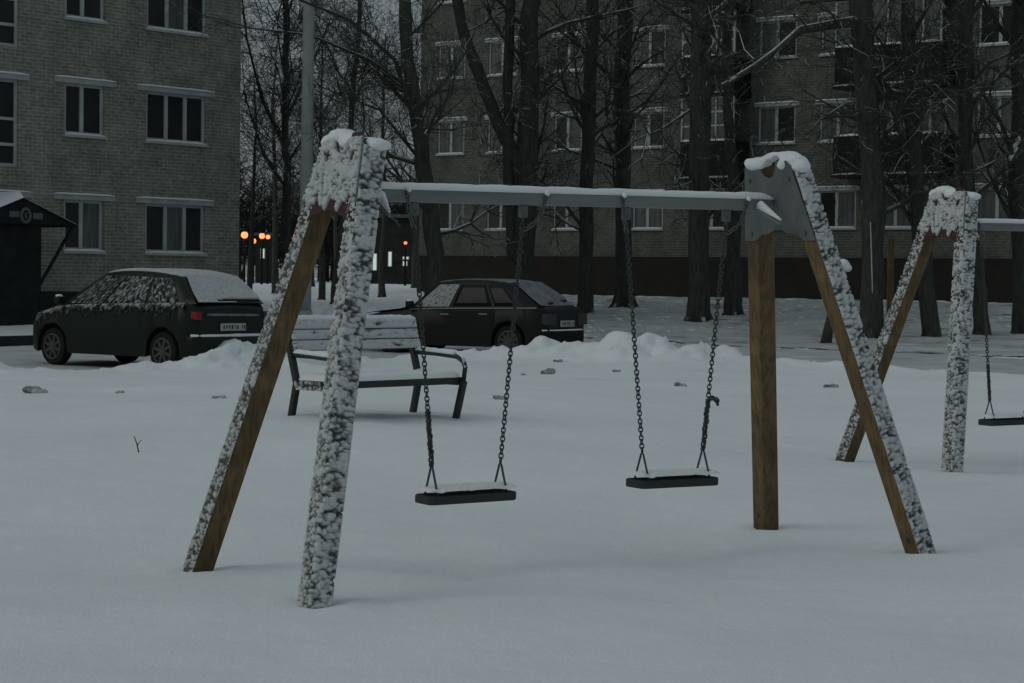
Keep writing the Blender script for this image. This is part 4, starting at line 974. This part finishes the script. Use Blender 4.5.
# far wood: one mass nobody could count
def wood():
    r = random.Random(5); mb = MB()
    for i in range(420):
        y = r.uniform(132, 175); x = r.uniform(-44, 14)-(y-128)*.06; z = 1.0; h = r.uniform(4.5, 8.5)
        p = Vector((x, y, z-.2)); top = p+Vector((r.gauss(0,.5), 0, h)); mb.tube([p, p.lerp(top, .5)+Vector((r.gauss(0,.15),0,0)), top], [.13,.08,.03], 4, cap=False)
        for _ in range(60):
            a = p.lerp(top, r.uniform(.2,1)); d = Vector((r.gauss(0,1), r.gauss(0,1), r.uniform(.1,1.3))).normalized()*r.uniform(.8,2.4); mb.tube([a, a+d*.5+Vector((0,0,.05)), a+d], [.035,.026,.015], 3, cap=False)
    return tag(mb.build('far_woodland', M['twig']), 'dark mass of bare woodland far behind the street lamps', 'woodland', kind='stuff')
wood()

# ------------------------------------------------------------------ far street: lamps, shop
def street_lamp(px, py, Y, r, label, weak=False):
    p = P(px, py, Y); g = tz(p.x, Y); root = thing('street_lamp', label, 'street lamp', (p.x, Y, g-.1), 0, 'orange street lamps far between the buildings')
    h = p.z-g+.1; MB().tube([(0,0,0),(0,0,h-r*.6)], [.07,.05], 8).build('post', M['plastic'], root, smooth=True)
    MB().ball((0,0,h), r, 14, 10).build('globe', M['sodium2'] if weak else M['sodium'], root, smooth=True)
    MB().tube([(0,0,h+r*.9),(0,0,h+r*1.15)], [r*.6, r*.2], 10).build('cap', M['plastic'], root)
street_lamp(244.5,235,105,.18,'orange street lamp nearest the corner of the left block, brightest of all')
street_lamp(253.5,241,108,.14,'lower orange street lamp hanging a little right of the brightest one')
street_lamp(262,236,106,.15,'orange street lamp third from the left block corner, beside a weaker neighbour')
street_lamp(268,237,110,.12,'faint orange street lamp, rightmost of the cluster beside the left block',)
street_lamp(296,236,106,.13,'orange street lamp just left of the grey pole',True)
street_lamp(298,244,108,.13,'dim red-orange street lamp low behind the grey pole',True)
street_lamp(343.5,246,106,.09,'tiny orange street lamp glimpsed between the left swing legs',True)
street_lamp(405.5,243,106,.09,'lone orange street lamp above the bright shop windows left of the leaning tree',True)
def shop():
    Y = 124; a = P(366, 290, Y); b = P(420, 290, Y); g = tz(a.x, Y); root = thing('shop_building', 'low far building with bright white lit windows behind the thicket', 'shop', (a.x, Y, g-.2))
    w = b.x-a.x; MB().box((0,0,0),(w,6,4.2)).build('wall', M['plinth_g'], root); MB().box((-.3,-.3,4.2),(w+.3,6.3,4.4)).build('roof', M['roof'], root)
    for x0, y0, x1, y1 in ((373,254,376.5,270),(388.5,252,391.5,266),(403,257,408.5,259),(403,261.5,407,265.5)):
        p = P(x0, y1, Y-.05); q = P(x1, y0, Y-.05); f = MB().box((p.x-a.x-.04,-.06,p.z-g+.2-.04),(q.x-a.x+.04,-.01,q.z-g+.24)).build('window', M['frame'], root)
        MB().box((p.x-a.x,-.075,p.z-g+.2),(q.x-a.x,-.062,q.z-g+.2)).build('pane', M['shop'], f)
shop()
def kiosk():
    Y = 116; a = P(255, 290, Y); b = P(272, 290, Y); g = tz(a.x, Y); root = thing('kiosk', 'small far kiosk with pale lit front under the cluster of street lamps', 'kiosk', (a.x, Y, g-.2))
    w = b.x-a.x; MB().box((0,0,0),(w,2,2.9)).build('wall', M['plinth_g'], root); MB().box((-.15,-.3,2.9),(w+.15,2.2,3.05)).build('roof', M['roof'], root)
    p = P(261, 258, Y); q = P(264.5, 249, Y); f = MB().box((p.x-a.x-.04,-.06,p.z-g+.16),(q.x-a.x+.04,-.01,q.z-g+.24)).build('window', M['frame'], root); MB().box((p.x-a.x,-.075,p.z-g+.2),(q.x-a.x,-.062,q.z-g+.2)).build('pane', M['shop'], f)
kiosk()

# ------------------------------------------------------------------ small things
ps = P(890, 300, 46); g = tz(ps.x, 46)
wp = thing('wooden_post', 'thin brown wooden post standing far behind between the two swing frames', 'post', (ps.x, 46, g-.1))
MB().bar((0,0,0),(0,0,P(890,239,46).z-g+.1),.13,.13,(1,0,0)).build('post', M['timber'], wp, bevel=.008)
sb = P(825, 346, 42); g = tz(sb.x, 42); st_t = P(843, 268, 42)
stub = thing('dead_stub', 'leaning dark dead stub with a round snow cap, right of the front right leg', 'tree stub', (sb.x, 42, g-.1))
MB().tube([(0,0,0), ((st_t.x-sb.x)*.25,0,.5), ((st_t.x-sb.x)*.8,0,1.3), (st_t.x-sb.x,0,st_t.z-g+.1)], [.13,.10,.085,.09], 10).build('stem', M['bark'], stub, smooth=True)
lumps('snow_cap', [((st_t.x-sb.x,0,st_t.z-g+.16), (.14,.14,.13)), ((st_t.x-sb.x+.07,-.02,st_t.z-g+.10), (.12,.12,.09))], stub, .025)
def clod(px, py, size, label, seed):
    lo, hi = 8., 40.
    for _ in range(50):
        mid = (lo+hi)/2; q = P(px, py, mid)
        if q.z > tz(q.x, mid): lo = mid
        else: hi = mid
    q = P(px, py, lo); r = random.Random(seed); bl = []; s = size*lo/F_PX
    for k in range(5): bl.append((Vector((r.uniform(-.5,.5)*s, r.uniform(-.3,.3)*s, r.uniform(.0,.2)*s)), (s*r.uniform(.2,.35), s*r.uniform(.2,.3), s*r.uniform(.12,.22))))
    o = lumps('snow_clod', bl, None, s*.06, M['clod'], s*.05); o.location = (q.x, q.y, tz(q.x, q.y)-.01*s); tag(o, label, 'snow clod', 'clods of snow lying on the white ground')
for a in ((34,393,22,'broken grey snow clod at the far left, below the front of the green car'),(119,393,9,'tiny faint snow clod below the green car, right of the big broken one'),(216,364,18,'snow clod on the bank under the rear bumper of the green car'),(219,398,12,'lone snow clod just left of the leaning far leg of the front swing'),
  (500,399,12,'dark snow clod beside the left swing chain, right of the bench'),(552,374,15,'darkest snow clod in the middle ground between the swing chains'),(559,362,8,'small snow clod just above the dark middle one'),(524,375,6,'speck of snow clod between bench and middle clod'),(683,386,12,'flat snow clod between right swing chain and bare post'),(831,388,14,'dark snow clod below the crossing legs, left of the second frame'),(617,372,7,'small snow clod right of the middle, near the right swing left chain')):
    clod(a[0], a[1], a[2], a[3], a[0])
q = P(140, 452, 14.2)
lo, hi = 8., 40.
for _ in range(50):
    mid = (lo+hi)/2; w = P(140, 452, mid)
    if w.z > tz(w.x, mid): lo = mid
    else: hi = mid
q = P(140, 452, lo); tw = MB().tube([(0,0,-.05),(-.02,0,.05),(-.045,.01,.115)], [.006,.005,.003], 5); tw.tube([(-.02,0,.05),(.01,0,.09)], [.004,.002], 4)
o = tw.build('dry_stalk', M['twig']); o.location = q; tag(o, 'single dry weed stalk poking from the snow at left', 'stalk')

# ------------------------------------------------------------------ light
W = bpy.data.worlds.new('World'); S.world = W; W.use_nodes = True; N = W.node_tree; bg = N.nodes['Background']
EL, AZ = 34, 250
sky = nd(N, 'ShaderNodeTexSky'); sky.sky_type = 'NISHITA'; sky.sun_disc = False; sky.sun_elevation = R(EL); sky.sun_rotation = R(AZ); sky.air_density = 1.5; sky.dust_density = 4
tc = nd(N, 'ShaderNodeTexCoord'); sp = nd(N, 'ShaderNodeSeparateXYZ'); lk(N, tc.outputs['Generated'], sp.inputs[0])
rp = ramp(N, sp.outputs[2], [(0., (1.43,1.66,1.80)), (1., (2.65,3.10,3.33))])
cl = nd(N, 'ShaderNodeTexNoise'); cl.inputs['Scale'].default_value = 3.5; cl.inputs['Detail'].default_value = 5; lk(N, tc.outputs['Generated'], cl.inputs['Vector'])
cr = ramp(N, cl.outputs[0], [(.3, (.85,.85,.85)), (.7, (1.12,1.12,1.12))])
mu = nd(N, 'ShaderNodeMix', data_type='RGBA', blend_type='MULTIPLY'); mu.inputs[0].default_value = 1; lk(N, rp.outputs[0], mu.inputs[6]); lk(N, cr.outputs[0], mu.inputs[7])
mx = nd(N, 'ShaderNodeMix', data_type='RGBA'); mx.inputs[0].default_value = .92; lk(N, sky.outputs[0], mx.inputs[6]); lk(N, mu.outputs[2], mx.inputs[7])
lk(N, mx.outputs[2], bg.inputs['Color']); bg.inputs['Strength'].default_value = .103
sl = bpy.data.lights.new('sun', 'SUN'); sl.energy = .30; sl.angle = R(35); sl.color = (.97,1,.97)
so = bpy.data.objects.new('sun', sl); COL.objects.link(so); so.rotation_euler = (R(90-EL), 0, R(180-AZ))
S.view_settings.view_transform = 'Standard'; S.view_settings.look = 'None'; S.view_settings.exposure = 0; S.view_settings.gamma = 1
S.render.engine = 'CYCLES'; S.cycles.max_bounces = 5; S.cycles.diffuse_bounces = 3; S.cycles.glossy_bounces = 2; S.cycles.use_denoising = True
